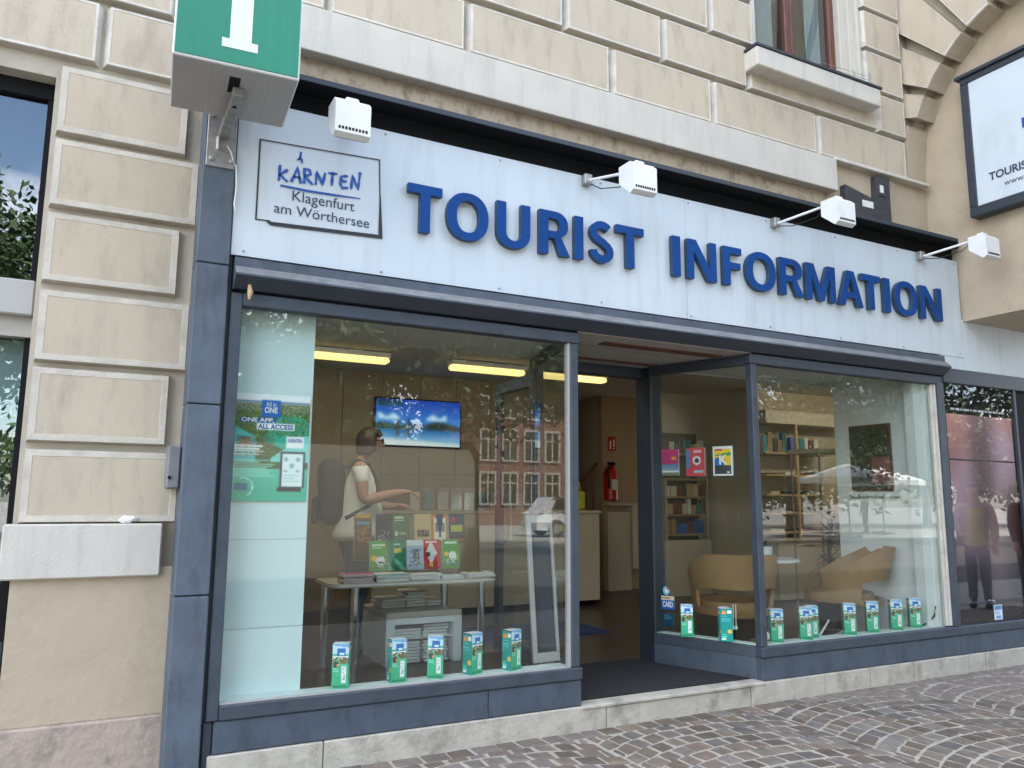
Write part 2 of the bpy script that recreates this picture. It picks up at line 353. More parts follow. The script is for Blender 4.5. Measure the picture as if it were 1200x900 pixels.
def text(body, size, bold=0.0, ext=0.0):
    """lettering in the x-z plane, looking to -y, left aligned on the base line; returns verts, faces, width"""
    key = (body, size, bold, ext)
    if key not in _txt:
        cu = bpy.data.curves.new('t', 'FONT'); cu.body = body; cu.size = size; cu.offset = bold * size; cu.extrude = ext; cu.resolution_u = 4
        ob = bpy.data.objects.new('t', cu); C.objects.link(ob)
        me = bpy.data.meshes.new_from_object(ob.evaluated_get(bpy.context.evaluated_depsgraph_get()))
        vs = [(v.co.x, -v.co.z, v.co.y) for v in me.vertices]; fs = [tuple(p.vertices) for p in me.polygons]
        bpy.data.objects.remove(ob); bpy.data.curves.remove(cu); bpy.data.meshes.remove(me)
        _txt[key] = (vs, fs, max(v[0] for v in vs))
    return _txt[key]
def write(mb, body, size, x, y, z, width=None, bold=0, m=0, height=None):
    """adds flat lettering starting at x on base line z, stretched to a width"""
    vs, fs, w = text(body, size, bold); k = width / w if width else 1
    return mb.add([(x + v[0] * k, y, z + v[2]) for v in vs], fs, m)
class Cv:
    """a small painting surface for printed matter: u to the right, v up, both 0..1"""
    def __init__(s, w, h, col): s.w, s.h = w, h; s.a = np.zeros((h, w, 3)); s.a[:] = col; yy, xx = np.mgrid[0:h, 0:w]; s.u = (xx + .5) / w; s.v = 1 - (yy + .5) / h
    def rect(s, u0, v0, u1, v1, col): s.a[(s.u >= u0) & (s.u < u1) & (s.v >= v0) & (s.v < v1)] = col; return s
    def disc(s, u, v, r, col, asp=None):
        asp = asp or s.h / s.w; s.a[((s.u - u) ** 2 + ((s.v - v) * asp) ** 2) < r * r] = col; return s
    def where(s, mask, col): s.a[mask] = col; return s
    def grad(s, v0, v1, c0, c1):
        k = (s.v >= v0) & (s.v <= v1); t = ((s.v - v0) / (v1 - v0))[..., None]; s.a[k] = (np.array(c0) * (1 - t) + np.array(c1) * t)[k]; return s
    def speck(s, u0, v0, u1, v1, cols, p=.5):
        k = (s.u >= u0) & (s.u < u1) & (s.v >= v0) & (s.v < v1) & (rng.random(s.u.shape) < p)
        pick = np.array(cols, float)[rng.integers(0, len(cols), s.u.shape)]; s.a[k] = pick[k]; return s
    def lines(s, u0, v0, u1, v1, n, col, fill=.6):
        for i in range(n):
            v = v1 - (i + .5) * (v1 - v0) / n; s.rect(u0, v - fill * (v1 - v0) / n / 2, u0 + (u1 - u0) * random.uniform(.6, 1), v + fill * (v1 - v0) / n / 2, col)
        return s

# ================================================================== GROUND
g = MB(); g.quad((-250, -300, -.03), (250, -300, -.03), (250, 40, -.03), (-250, 40, -.03)); struct(g, 'plaza_ground', ['plaza'])
rd = MB(); rd.quad((-120, -19.5, -.022), (120, -19.5, -.022), (120, -5.6, -.022), (-120, -5.6, -.022)); struct(rd, 'road', ['asphalt'])  # dark strip added so the ground mirrored in the panes stays dim
pv = MB(); pv.quad((-6, -3.0, -.004), (16, -3.0, -.004), (16, .26, -.004), (-6, .26, -.004)); pave = struct(pv, 'pavement', ['mortar'])
def view(p):
    q = A.T @ (np.array(p, float) - np.array(CAM)); return 600 + 920 * q[0] / q[2], 450 + 920 * q[1] / q[2], q[2]
def fan_cobbles():
    """segmental arcs side by side: each stone a quad (x,y corners) on the ground"""
    out = []; cw = .158
    x = -1.0
    while x < 13:      # one straight course along the plinth
        w = cw * random.uniform(.9, 1.25); out.append([(x, -.02), (x + w - .02, -.02), (x + w - .02, -.145), (x, -.145)]); x += w
    rad, th0, pitch, n = 1.62, R(30), .150, 11
    span = 2 * rad * math.sin(th0)
    for strip in range(-2, 9):
        xc = .62 + strip * span; ph = random.uniform(-.06, .06)
        for k in range(-5, 27):
            y0 = -.10 - k * pitch + ph + random.uniform(-.006, .006); sh = (k % 2) * .5
            cuts = [-1.0] + [(-1 + 2 * (j + sh + random.uniform(-.12, .12)) / n) for j in range(1 if not sh else 0, n)] + [1.0]
            for c0, c1 in zip(cuts[:-1], cuts[1:]):
                if c1 - c0 < .05: continue
                a0, a1 = c0 * th0 + random.uniform(.007, .013), c1 * th0 - random.uniform(.007, .013)
                def p(a, dy): return (xc + rad * math.sin(a) - .12 * dy * math.sin(a), y0 - rad + rad * math.cos(a) - dy)
                g0 = random.uniform(.010, .017); out.append([p(a0, g0), p(a1, g0), p(a1, pitch - .012), p(a0, pitch - .012)])
    res = []
    for q in out:
        straight = abs(q[0][1] + .02) < 1e-6
        jx = [(c[0] + random.uniform(-.009, .009), c[1] + (0 if straight else random.uniform(-.009, .009))) for c in q]
        if not straight:
            if max(c[1] for c in jx) > -.03: continue
            jx = [(c[0], min(c[1], -.162)) for c in jx]
            if max(c[1] for c in jx) - min(c[1] for c in jx) < .03: continue
        if min(c[1] for c in jx) < -2.9 or max(c[0] for c in jx) > 13 or min(c[0] for c in jx) < -2.5: continue
        res.append(jx)
    return res
def cobble_mesh(mb, q, h):
    cx = sum(c[0] for c in q) / 4; cy = sum(c[1] for c in q) / 4
    lo = [(x, y, -.02) for x, y in q]; mid = [(x, y, max(h - .005, -.002)) for x, y in q]
    tl = (random.uniform(-.0015, .0015), random.uniform(-.0015, .0015))
    top = [(x + (cx - x) * .13, y + (cy - y) * .13, h + tl[0] * (1 if x > cx else -1) + tl[1] * (1 if y > cy else -1)) for x, y in q]
    i = len(mb.v); mb.v += lo + mid + top + [(cx, cy, h + .002)]
    for k in range(4):
        n = (k + 1) % 4
        mb.face((i + k, i + n, i + 4 + n, i + 4 + k)); mb.face((i + 4 + k, i + 4 + n, i + 8 + n, i + 8 + k)); mb.face((i + 8 + k, i + 8 + n, i + 12))
cob = fan_cobbles(); near = []; rest = MB()
for q in cob:
    cx = sum(c[0] for c in q) / 4; cy = sum(c[1] for c in q) / 4; px, py, d = view((cx, cy, 0))
    seen = d > .3 and -20 < px < 1220 and py < 915
    near.append((d if seen else 1e3 + d, q))
near.sort(key=lambda t: t[0])
for i, (d, q) in enumerate(near):
    h = random.uniform(.001, .0055)
    if i < 298 and d < 1e3:
        mb = MB(); cobble_mesh(mb, q, h); mb.build('cobble', ['cobble'], pave)
    else: cobble_mesh(rest, q, h)
rest.build('far_cobbles', ['cobble'], pave, kind='stuff')

# ================================================================== BUILDING
FY, BY = .25, .312
bld = thing('building', 'beige stone building with rusticated blocks around the tourist shopfront', 'building', (0, .25, 0))
def wall(x0, x1, z0, z1, y0=BY, y1=.62, m='groove', c=0): return MB().box(x0, x1, y0, y1, z0, z1, 0, c).build('wall', [m], bld)
wall(-.42, .62, 1.2, 4.2)
MB().box(-.40, .62, .235, .62, .372, 1.2).build('pier_render', ['wall'], bld)
MB().box(-.405, .62, .20, .62, -.03, .37, 0, .01).build('pier_base', ['pink_base'], bld)
MB().box(-.455, .345, .19, .30, 1.152, 1.452, 0, .008).build('band_stone', ['band'], bld)
wall(-9, -.42, 4.13, 9.2, y1=.62); wall(-.42, 5.30, 4.2, 9.2); wall(5.30, 6.90, 4.2, 5.99, y1=.75); wall(5.30, 6.90, 8.4, 9.2); wall(6.90, 8.0, 4.2, 9.2)
wall(.62, 8.0, 3.5, 4.2, y0=.20, y1=.62); wall(-9, -4.2, -.03, 4.13)
wall(6.33, 7.86, 4.2, 5.02, y0=.305, y1=.309, m='wall'); wall(.6, 6.33, 4.2, 4.68, y0=.30, y1=.309, m='wall_stained')
MB().box(6.33, 7.80, .215, .312, 5.015, 5.05, 0, .006).build('ledge', ['stone_edge'], bld)
def block(x0, x1, z0, z1, y=FY, yb=BY, mg=.033, ch=.012):
    mb = MB(); w = .002
    cx_ = ch if mg > .02 else .026
    def ring(dx, dz, yy): i = len(mb.v); mb.v.extend([(x0 + dx, yy, z0 + dz), (x1 - dx, yy, z0 + dz), (x1 - dx, yy, z1 - dz), (x0 + dx, yy, z1 - dz)]); return i
    r = [ring(-cx_, -ch, yb), ring(-.003, -.003, y + .012), ring(0, 0, y), ring(mg, mg, y), ring(mg + .003, mg + .003, y + w)]
    for k, m in ((0, 2), (1, 1), (2, 1), (3, 0)):
        for j in range(4): mb.face((r[k] + j, r[k] + (j + 1) % 4, r[k + 1] + (j + 1) % 4, r[k + 1] + j), 1 if (k == 0 and j in (1, 3) and mg < .02) else m)
    mb.face([r[4] + j for j in range(4)], 0)
    return mb.build('stone_block', ['stone', 'stone_edge' if mg < .02 else 'pier_edge', 'groove'], bld)
for i, (za, zb) in enumerate(((3.775, 4.186), (3.318, 3.722), (2.856, 3.263), (2.386, 2.793), (1.922, 2.336), (1.464, 1.866))):
    block(-.385, .323 if i % 2 == 0 else .41, za, zb)
def row(z0, z1, joints, gap=.034):
    for a, b in zip(joints[:-1], joints[1:]): block(a + gap, b - gap, z0, z1, mg=.013, ch=.010)
row(4.262, 4.645, (-2.9, -1.55, -.19, .93)); row(4.70, 5.01, (-2.2, -.86, .22, .96))
row(5.057, 5.46, (-1.3, -.1, 1.19, 2.28, 3.635, 4.765, 6.13, 7.50)); row(5.528, 5.922, (-.6, .75, 2.05, 3.172, 4.197, 5.222))
row(5.985, 6.392, (1.3, 2.55, 3.65, 4.757, 5.32)); row(6.452, 6.862, (.8, 2.05, 3.17, 4.197, 5.32)); row(6.92, 7.33, (1.3, 2.55, 3.65, 4.757, 5.32)); row(7.39, 7.80, (.8, 2.05, 3.17, 4.197, 5.32))
block(5.256, 7.03, 5.528, 5.79, mg=.013)
block(7.10, 7.50, 5.528, 5.93, mg=.013)
for za, zb in ((5.985, 6.395), (6.452, 6.862), (6.92, 7.33), (7.39, 7.80)): block(6.935, 7.50, za, zb, mg=.013)
MB().box(.955, 6.315, .195, .312, 4.675, 5.012, 0, .006).build('string_course', ['band'], bld)
# upper window
MB().box(5.18, 6.915, .09, .34, 5.665, 5.86, 0, .01).build('window_sill', ['band'], bld)
MB().box(5.17, 6.93, .08, .50, 5.862, 5.885).build('sill_cover', ['frame_dark'], bld)
wire = MB(); wire.tube([(6.62, .17, 5.885), (6.62, .17, 6.03)], .006, 6); wire.tube([(6.80, .13, 5.885), (6.82, .14, 6.06), (6.86, .16, 6.04), (6.85, .14, 5.885)], .006, 6); wire.tube([(5.9, .18, 5.99), (6.82, .14, 6.0)], .003, 4); wire.tube([(5.9, .18, 5.95), (6.82, .14, 5.96)], .003, 4)
wire.build('bird_wire', ['steel'], bld)
for dx, y0 in ((0, .27), (.045, .34), (.09, .42)): MB().box(6.885 - dx - .05, 6.885 - dx, y0, .62, 5.99, 8.4, 0, .006).build('window_moulding', ['band'], bld)
MB().box(5.30, 5.36, .27, .62, 5.99, 8.4, 0, .006).build('window_moulding', ['band'], bld)
win = MB(); win.box(5.36, 6.735, .62, .66, 5.98, 6.03).build; 
wf = MB(); wf.box(5.50, 5.58, .48, .56, 6.0, 8.4, 0, .01); wf.box(6.66, 6.745, .48, .56, 6.0, 8.4, 0, .01); wf.box(5.98, 6.06, .465, .55, 6.0, 8.4, 0, .012); wf.box(6.075, 6.115, .475, .55, 6.0, 8.4, 0, .01); wf.box(5.50, 6.745, .50, .55, 6.0, 6.075, 0, .008)
wfo = wf.build('window', ['dark_wood'], bld)
MB().box(5.58, 5.98, .515, .519, 6.075, 8.4).build('pane', ['pane_dark'], wfo); MB().box(6.115, 6.66, .515, .519, 6.075, 8.4).build('pane', ['pane_dark'], wfo)
def curtain(x0, x1, y, amp=.02):
    mb = MB(); n = 26
    for i in range(n + 1):
        x = x0 + (x1 - x0) * i / n; yy = y + amp * math.sin(i * 1.5); mb.v += [(x, yy, 5.95), (x, yy, 8.4)]
    for i in range(n): mb.face((2 * i, 2 * i + 2, 2 * i + 3, 2 * i + 1))
    return mb.build('curtain', ['curtain'], wfo, smooth='all')
curtain(5.70, 5.93, .60); curtain(6.42, 6.64, .60)
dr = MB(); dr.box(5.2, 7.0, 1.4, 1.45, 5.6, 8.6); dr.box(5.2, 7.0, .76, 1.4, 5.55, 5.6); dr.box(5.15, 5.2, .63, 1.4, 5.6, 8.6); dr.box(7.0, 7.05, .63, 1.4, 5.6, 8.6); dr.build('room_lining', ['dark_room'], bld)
# the rest of the block behind and above, which keeps the street in shade
up = MB(); up.box(-40, 40, 1.6, 16, 4.4, 15.5); up.box(-40, 40, .62, 1.6, 9.2, 15.5); up.build('upper_storeys', ['house'], bld)
# arched wing over the pavement at the right
WX = 7.85
wing = MB(); wing.prism([(.31, 3.472), (.31, 9.2), (-3.5, 9.2), (-3.5, 3.472)], 'x', WX, 9.4); wing.build('arch_wall', ['wall'], bld)
AC, AR = (-1.2, 5.2), 1.45
def arc(t, r): return (AC[0] + r * math.cos(t), AC[1] + r * math.sin(t))
def vous(t0, t1, x0=7.555, x1=WX + .004):
    """wedge block of the arch: edges along the facade at y = .3"""
    n = 4; inner = [arc(t0 + (t1 - t0) * k / n, AR) for k in range(n + 1)]
    def out(t):
        r = 3.1; c = math.cos(t)
        if c > .3: r = min(r, (.302 - AC[0]) / c)
        return arc(t, max(r, AR + .02))
    outer = [out(t1), out((t0 + t1) / 2), out(t0)]
    poly = inner + outer; cx = sum(p[0] for p in poly) / len(poly); cz = sum(p[1] for p in poly) / len(poly)
    def shrink(d): return [(p[0] + (cx - p[0]) * d, p[1] + (cz - p[1]) * d) for p in poly]
    mb = MB(); N = len(poly); rings = [(poly, x1), (poly, x0 + .012), (shrink(.015), x0), (shrink(.05), x0), (shrink(.055), x0 + .004)]
    for pl, x in rings: mb.v += [(x, p[0], p[1]) for p in pl]
    for k, m in ((0, 0), (1, 1), (2, 1), (3, 0)):
        for j in range(N): mb.face((k * N + j, k * N + (j + 1) % N, (k + 1) * N + (j + 1) % N, (k + 1) * N + j), m)
    mb.face([4 * N + j for j in range(N)], 0); mb.face([j for j in range(N)], 0)
    return mb.build('arch_block', ['stone', 'stone_edge'], bld)
for a, b in ((21.6, 30.6), (33.7, 44.0), (47.0, 56.8), (59.7, 69.8), (72.6, 82.8), (85.6, 95.8), (98.6, 108.8)): vous(R(a), R(b))
fill = MB(); n = 24   # groove bed between the wedge blocks
inn = [arc(R(8 + 102 * k / n), AR + .11) for k in range(n + 1)]
def outp(t):
    c = math.cos(t); r = 3.0
    if c > .3: r = min(r, (.305 - AC[0]) / c)
    return arc(t, max(r, AR + .115))
ou = [outp(R(8 + 102 * k / n)) for k in range(n + 1)]
for k in range(n): fill.prism([inn[k], inn[k + 1], ou[k + 1], ou[k]], 'x', 7.70, WX + .003)
fill.build('arch_bed', ['groove'], bld)
sp = MB(); pr = [(.304, 5.045), (.285, 5.2), (.268, 5.4), (.235, 5.64), (.225, 5.66), (.304, 5.70)]
sp.prism([(y, z) for y, z in pr], 'x', 7.53, WX + .002); sp.build('arch_springer', ['wall'], bld)
# left-hand shop window
lw = MB(); lw.box(-4.2, -.42, .42, .50, 4.03, 4.13); lw.box(-4.2, -.42, .42, .50, .80, .92); lw.box(-.46, -.42, .43, .50, .92, 4.03); lw.box(-2.3, -2.24, .43, .5, .92, 4.03)
lwo = lw.build('shop_window', ['black'], bld)
MB().box(-4.2, -.425, .34, .50, 2.65, 2.86, 0, .008).build('transom', ['grey_panel'], lwo)
MB().box(-4.2, -.46, .462, .466, 2.86, 4.03).build('pane', ['pane_dark'], lwo); MB().box(-4.2, -.46, .462, .466, .92, 2.60).build('pane', ['pane_dark'], lwo)
MB().box(-4.2, -.425, .40, .5, 2.53, 2.65).build('blind_box', ['soffit'], lwo); MB().box(-4.2, -.46, .56, .57, 2.16, 2.53).build('pale_sheet', ['ledge'], lwo)  # pale sheet added behind the lower pane to make it paler
MB().box(-4.2, -.42, .40, .6, -.03, .80).build('stall_riser', ['frame_dark'], lwo)
st = MB().box(-1.9, -.455, .54, .548, 2.0, 2.155); st.build('window_banner', ['green'], lwo)
tx = MB(); write(tx, 'KLAGENFURT', .115, -1.16, .538, 2.06, width=.69); tx.build('lettering', ['white_ink'], lwo)
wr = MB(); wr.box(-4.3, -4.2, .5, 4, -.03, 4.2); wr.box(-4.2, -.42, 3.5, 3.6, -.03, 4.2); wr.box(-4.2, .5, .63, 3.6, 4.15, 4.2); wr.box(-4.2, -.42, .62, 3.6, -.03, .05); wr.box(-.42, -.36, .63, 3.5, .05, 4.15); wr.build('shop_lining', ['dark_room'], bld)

# ================================================================== SHOPFRONT
sf = thing('shopfront', 'blue-grey painted shopfront with two display windows and a recessed open entrance', 'shopfront', (4, 0, 0))
def part(name, m, *boxes, c=.006, par=None):
    mb = MB()
    for b in boxes: mb.box(*b, 0, c)
    return mb.build(name, [m] if isinstance(m, str) else m, par or sf)
for z0, z1 in ((-.02, 1.047), (1.053, 2.147), (2.153, 3.005), (3.011, 4.14)): part('post_panel', 'blue_post', (.412, .60, -.02, .24, z0, z1))
part('gasket', 'frame_dark', (.598, .628, .03, .2, -.02, 4.12))
part('frame_post', 'blue_frame', (.624, .692, -.004, .08, .348, 2.85)); part('frame_post', 'blue_frame', (3.052, 3.12, 0, .07, .432, 2.77))
part('frame_rail', 'blue_frame', (.694, 3.132, -.002, .09, 2.772, 2.855)); part('frame_rail', 'blue_frame', (.694, 3.136, -.010, .10, .348, .430))
part('sill_panel', 'blue', (.668, 2.40, .004, .1, .166, .344)); part('sill_panel', 'blue', (2.404, 3.132, .004, .1, .166, .344)); part('sill_block', 'frame_dark', (.612, .664, .012, .1, .03, .344))
part('glazing_bead', 'grey_panel', (.694, 3.05, .012, .03, .431, .439), c=0); part('glazing_bead', 'grey_panel', (3.034, 3.051, .012, .06, .44, 2.77), c=0)
MB().box(.692, 3.034, .036, .041, .432, 2.772).build('window_pane', ['pane'], sf)
# right part
part('frame_post', 'blue_frame', (4.858, 4.925, -.004, .07, .432, 2.772)); part('frame_post', 'blue_frame', (7.335, 7.44, -.006, .10, .432, 2.80))
part('frame_rail', 'blue_frame', (4.855, 7.44, -.002, .09, 2.775, 2.86)); part('frame_rail', 'blue_frame', (4.858, 9.3, -.010, .10, .348, .430)); part('frame_rail', 'frame_dark', (7.442, 9.3, -.012, .10, 2.803, 2.955))
for a, b in ((4.87, 6.498), (6.502, 7.43), (7.434, 8.75), (8.754, 9.3)): part('sill_panel', 'blue', (a, b, .004, .1, .166, .344))
part('glazing_bead', 'stone_edge', (7.268, 7.30, .02, .06, .44, 2.772), (7.308, 7.334, .01, .05, .44, 2.772), c=.003)
MB().box(4.925, 7.268, .036, .041, .432, 2.775).build('window_pane', ['pane'], sf)
# recess: side panes, low side walls, jambs, door head, open door leaf
def slab(p, q, th, z0, z1, name, m, c0=0, par=None):
    (x0, y0), (x1, y1) = p, q; dx, dy = x1 - x0, y1 - y0; L = math.hypot(dx, dy); nx, ny = -dy / L * th, dx / L * th
    return MB().prism([(x0, y0), (x1, y1), (x1 + nx, y1 + ny), (x0 + nx, y0 + ny)], 'z', z0, z1).build(name, [m], par or sf)
RA, RB = (4.866, .072), (4.515, .96); LA, LB = (3.115, .072), (3.375, 1.06)
slab(RA, RB, -.06, .166, .344, 'side_panel', 'blue'); slab((RA[0] - .008, RA[1]), (RB[0] - .008, RB[1]), -.08, .347, .430, 'frame_rail', 'blue_frame'); slab(RA, RB, -.07, 2.775, 2.858, 'frame_rail', 'frame_dark')
slab((RA[0] + .03, RA[1]), (RB[0] + .03, RB[1]), -.005, .431, 2.774, 'window_pane', 'pane')
slab(LA, LB, .06, .166, .344, 'side_panel', 'blue'); slab(LA, LB, .07, .347, .43, 'frame_rail', 'blue_frame'); slab(LA, LB, .06, 2.775, 2.85, 'frame_rail', 'frame_dark'); slab((LA[0] - .03, LA[1]), (LB[0] - .03, LB[1]), .005, .431, 2.774, 'window_pane', 'pane')
part('door_jamb', 'frame_dark', (4.53, 4.66, .965, 1.20, .166, 2.86)); part('door_jamb', 'frame_dark', (3.36, 3.43, 1.065, 1.20, .166, 2.86)); part('door_head', 'frame_dark', (3.432, 4.528, 1.08, 1.20, 2.765, 2.86))
dl = MB()
for b in ((3.44, 3.50, 1.22, 1.30, .18, 2.75), (3.47, 3.53, 2.02, 2.11, .18, 2.75), (3.445, 3.515, 1.302, 2.018, 2.64, 2.75), (3.445, 3.515, 1.302, 2.018, .18, .34)): dl.box(*b, 0, .006)
door = dl.build('glass_door', ['frame_dark'], sf); MB().box(3.478, 3.484, 1.30, 2.02, .34, 2.64).build('pane', ['pane'], door)
MB().tube([(3.50, 1.95, 1.2), (3.56, 1.95, 1.22), (3.56, 1.95, 1.75), (3.50, 1.95, 1.77)], .016, 8).build('handle', ['chrome'], door, smooth=True)
# entrance soffit with its two strips and a roller slot
so = MB(); so.prism([(3.12, .0), (4.87, .0), (4.53, 1.08), (3.37, 1.08)], 'z', 2.862, 2.95); so.build('entrance_soffit', ['soffit'], sf)
MB().box(3.50, 4.72, .19, .30, 2.852, 2.866).build('soffit_slot', ['dark_wood'], sf); MB().box(3.50, 4.55, .86, .93, 2.855, 2.866).build('soffit_slot', ['dark_wood'], sf)
# moulding above the windows
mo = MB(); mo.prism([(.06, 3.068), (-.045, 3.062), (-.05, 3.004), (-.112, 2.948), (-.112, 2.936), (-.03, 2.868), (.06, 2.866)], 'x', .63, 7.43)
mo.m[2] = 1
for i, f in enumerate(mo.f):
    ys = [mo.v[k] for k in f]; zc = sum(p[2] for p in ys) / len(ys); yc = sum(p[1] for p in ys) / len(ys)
    mo.m[i] = 1 if (len(f) == 4 and 2.955 < zc < 2.995) else 2 if (len(f) == 4 and zc < 2.925) else 0  # lit slope and shaded underside are put into the paint colours
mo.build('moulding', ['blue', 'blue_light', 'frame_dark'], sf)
part('moulding_gap', 'black', (.63, 7.43, .02, .08, 3.064, 3.086), c=0)
MB().tube([(.72, -.05, 2.90), (.725, -.065, 2.84), (.72, -.06, 2.80)], [.010, .018, .007], 8).build('toggle', ['wood'], sf, smooth=True)
# canopy flashing over the sign
cn = MB(); cn.prism([(.60, .30), (7.84, .30), (7.84, -.02), (7.67, -.128), (.60, -.128)], 'z', 4.262, 4.266, 0); cn.box(.60, 7.835, .055, .075, 4.02, 4.262); cn.build('canopy_recess', ['black'], sf)
cf = MB(); cf.prism([(.60, .30), (7.84, .30), (7.84, -.02), (7.67, -.13), (.60, -.13)], 'z', 4.2665, 4.302, 0); cf.build('canopy', ['frame_dark'], sf)
# plinth stones and the threshold
js = (.64, 1.30, 1.97, 3.335, 4.72, 5.55, 6.12, 6.70, 6.99, 7.50, 7.78, 8.5, 9.3); js = (.64, 1.30, 3.335, 4.72, 5.55, 6.12, 6.71, 6.99, 7.50, 7.78, 8.5, 9.3)
for a, b in zip(js[:-1], js[1:]):
    ytop = .163 if not (3.0 < a < 4.7) else .140
    MB().box(a + .003, b - .003, -.012 + random.uniform(-.004, .004), .14, -.03, ytop + (0 if b < 9 else 0), 0, .006).build('plinth_stone', ['plinth'], sf)
MB().box(3.135, 4.875, -.022, .12, .142, .168, 0, .006).build('threshold', ['plinth'], sf)
# lower white board that carries on under the wing
# ================================================================== FASCIA SIGN
fs = thing('fascia_sign', 'long white shop sign with raised blue letters reading TOURIST INFORMATION', 'sign', (4.2, 0, 3.6))
bd = MB(); bd.box(.607, 4.178, 0, .05, 3.086, 4.116); bd.box(4.181, 7.822, 0, .05, 3.086, 4.116); bd.build('sign_board', ['sign_white'], fs)
lb = MB(); lb.box(7.445, 7.823, .003, .05, 2.957, 3.083); lb.box(7.826, 9.3, .003, .05, 2.957, 3.49); lb.build('lower_board', ['sign_white'], fs)
for k in range(9):
    for zz_ in (4.085, 3.115): MB().lathe([(.009, 0), (.009, .003), (.004, .005)], 0, 0, 8).xf(0, T((.68 + k * .885, -.0005, zz_ + random.uniform(-.006, .006)), rx=R(90))).build('screw', ['steel'], fs)
def spl(pts): return [tuple(p) for p in pts]
def ell(cx, cy, rx, ry, a0=0, a1=360, n=28, ex=2.25):
    o = []
    for k in range(n + (a1 - a0 != 360)):
        t = R(a0 + (a1 - a0) * k / n); c, s = math.cos(t), math.sin(t)
        o.append((cx + rx * abs(c) ** (2 / ex) * (1 if c > 0 else -1), cy + ry * abs(s) ** (2 / ex) * (1 if s > 0 else -1)))
    return o
def offs(path, w):
    """closed outline of a stroke of width w (or a list) along a path"""
    L, Rr = [], []
    for i, p in enumerate(path):
        a = path[max(i - 1, 0)]; b = path[min(i + 1, len(path) - 1)]; d = math.hypot(b[0] - a[0], b[1] - a[1]); nx, ny = -(b[1] - a[1]) / d, (b[0] - a[0]) / d
        ww = (w[i] if isinstance(w, list) else w) / 2; L.append((p[0] + nx * ww, p[1] + ny * ww)); Rr.append((p[0] - nx * ww, p[1] - ny * ww))
    return L + Rr[::-1]
t_ = .222
def sglyph(w):
    a = w / 2 - .11; P = []
    for k in range(12): t = R(35 + (230) * k / 11); P.append((w / 2 + .0 + a * math.cos(t), .72 + .185 * math.sin(t)))
    P = P[:10]
    P += [(w / 2 - .03, .52), (w / 2 + .06, .475)]
    for k in range(12): t = R(65 - 250 * k / 11); P.append((w / 2 + a * 1.0 * math.cos(t) * .98, .275 + .185 * math.sin(t)))
    return [offs(P, [.18] * len(P))]
def glyph(c, w):
    if c == 'T': return [[(0, 1), (w, 1), (w, .815), (w / 2 + t_ / 2, .815), (w / 2 + t_ / 2, 0), (w / 2 - t_ / 2, 0), (w / 2 - t_ / 2, .815), (0, .815)]]
    if c == 'I': return [[(0, 0), (w, 0), (w, 1), (0, 1)]]
    if c == 'O': return [ell(w / 2, .5, w / 2, .518), ell(w / 2, .5, w / 2 - t_, .345)[::-1]]
    if c == 'U': return [[(0, 1), (0, .36)] + ell(w / 2, .36, w / 2, .375, 180, 360, 18) + [(w, 1), (w - t_, 1), (w - t_, .36)] + ell(w / 2, .36, w / 2 - t_, .205, 360, 180, 16) + [(t_, 1)]]
    if c == 'R':
        return [[(0, 0), (0, 1), (.34 * w / .75, 1)] + ell(.36 * w / .75, .695, w * .94 - .36 * w / .75, .305, 90, -40, 14) + [(w * .70, .425), (w, 0), (w - .26, 0), (w * .49, .375), (t_, .375), (t_, 0)],
                [(t_, .54), (t_, .83), (.33 * w / .75, .83)] + ell(.34 * w / .75, .685, w * .94 - t_ - .34 * w / .75 + .02, .145, 90, -90, 10) + [(.33 * w / .75, .54)]]
    if c == 'N': return [[(0, 0), (0, 1), (.27, 1), (w - .2, .30), (w - .2, 1), (w, 1), (w, 0), (w - .27, 0), (.2, .71), (.2, 0)]]
    if c == 'F': return [[(0, 0), (0, 1), (w, 1), (w, .825), (t_, .825), (t_, .60), (w * .93, .60), (w * .93, .43), (t_, .43), (t_, 0)]]
    if c == 'M': return [[(0, 0), (0, 1), (.29, 1), (w / 2, .31), (w - .29, 1), (w, 1), (w, 0), (w - .205, 0), (w - .205, .70), (w / 2 + .095, 0), (w / 2 - .095, 0), (.205, .70), (.205, 0)]]
    if c == 'A': return [[(0, 0), (w / 2 - .14, 1), (w / 2 + .14, 1), (w, 0), (w - .235, 0), (w - .30, .225), (.30, .225), (.235, 0)], [(w / 2 - .135, .40), (w / 2 + .135, .40), (w / 2, .80)][::-1]]
    if c == 'S': return sglyph(w)
def letter(c, x0, x1, z, cap):
    cu = bpy.data.curves.new('g', 'CURVE'); cu.dimensions = '2D'; cu.fill_mode = 'BOTH'; cu.extrude = .021
    for sp_ in glyph(c, (x1 - x0) / cap):
        s = cu.splines.new('POLY'); s.points.add(len(sp_) - 1); s.use_cyclic_u = True
        for p, q in zip(s.points, sp_): p.co = (q[0] * cap, q[1] * cap, 0, 1)
    ob = bpy.data.objects.new('g', cu); C.objects.link(ob)
    me = bpy.data.meshes.new_from_object(ob.evaluated_get(bpy.context.evaluated_depsgraph_get()))
    mb = MB()
    for p in me.polygons: pass
    mb.v = [(v.co.x + x0, -v.co.z - .030, v.co.y + z) for v in me.vertices]
    for p in me.polygons: mb.face(tuple(p.vertices), 0 if abs(p.normal.z) > .5 else 1)
    bpy.data.objects.remove(ob); bpy.data.curves.remove(cu); bpy.data.meshes.remove(me)
    return mb.build('letter', ['letter_blue', 'letter_side'], fs)
LX = [(1.724, 1.976), (2.012, 2.336), (2.403, 2.678), (2.757, 3.020), (3.064, 3.141), (3.198, 3.428), (3.450, 3.714), (4.001, 4.083), (4.157, 4.467), (4.545, 4.750), (4.802, 5.148), (5.198, 5.490), (5.525, 5.901), (5.945, 6.271), (6.262, 6.523), (6.576, 6.660), (6.728, 7.068), (7.118, 7.448)]
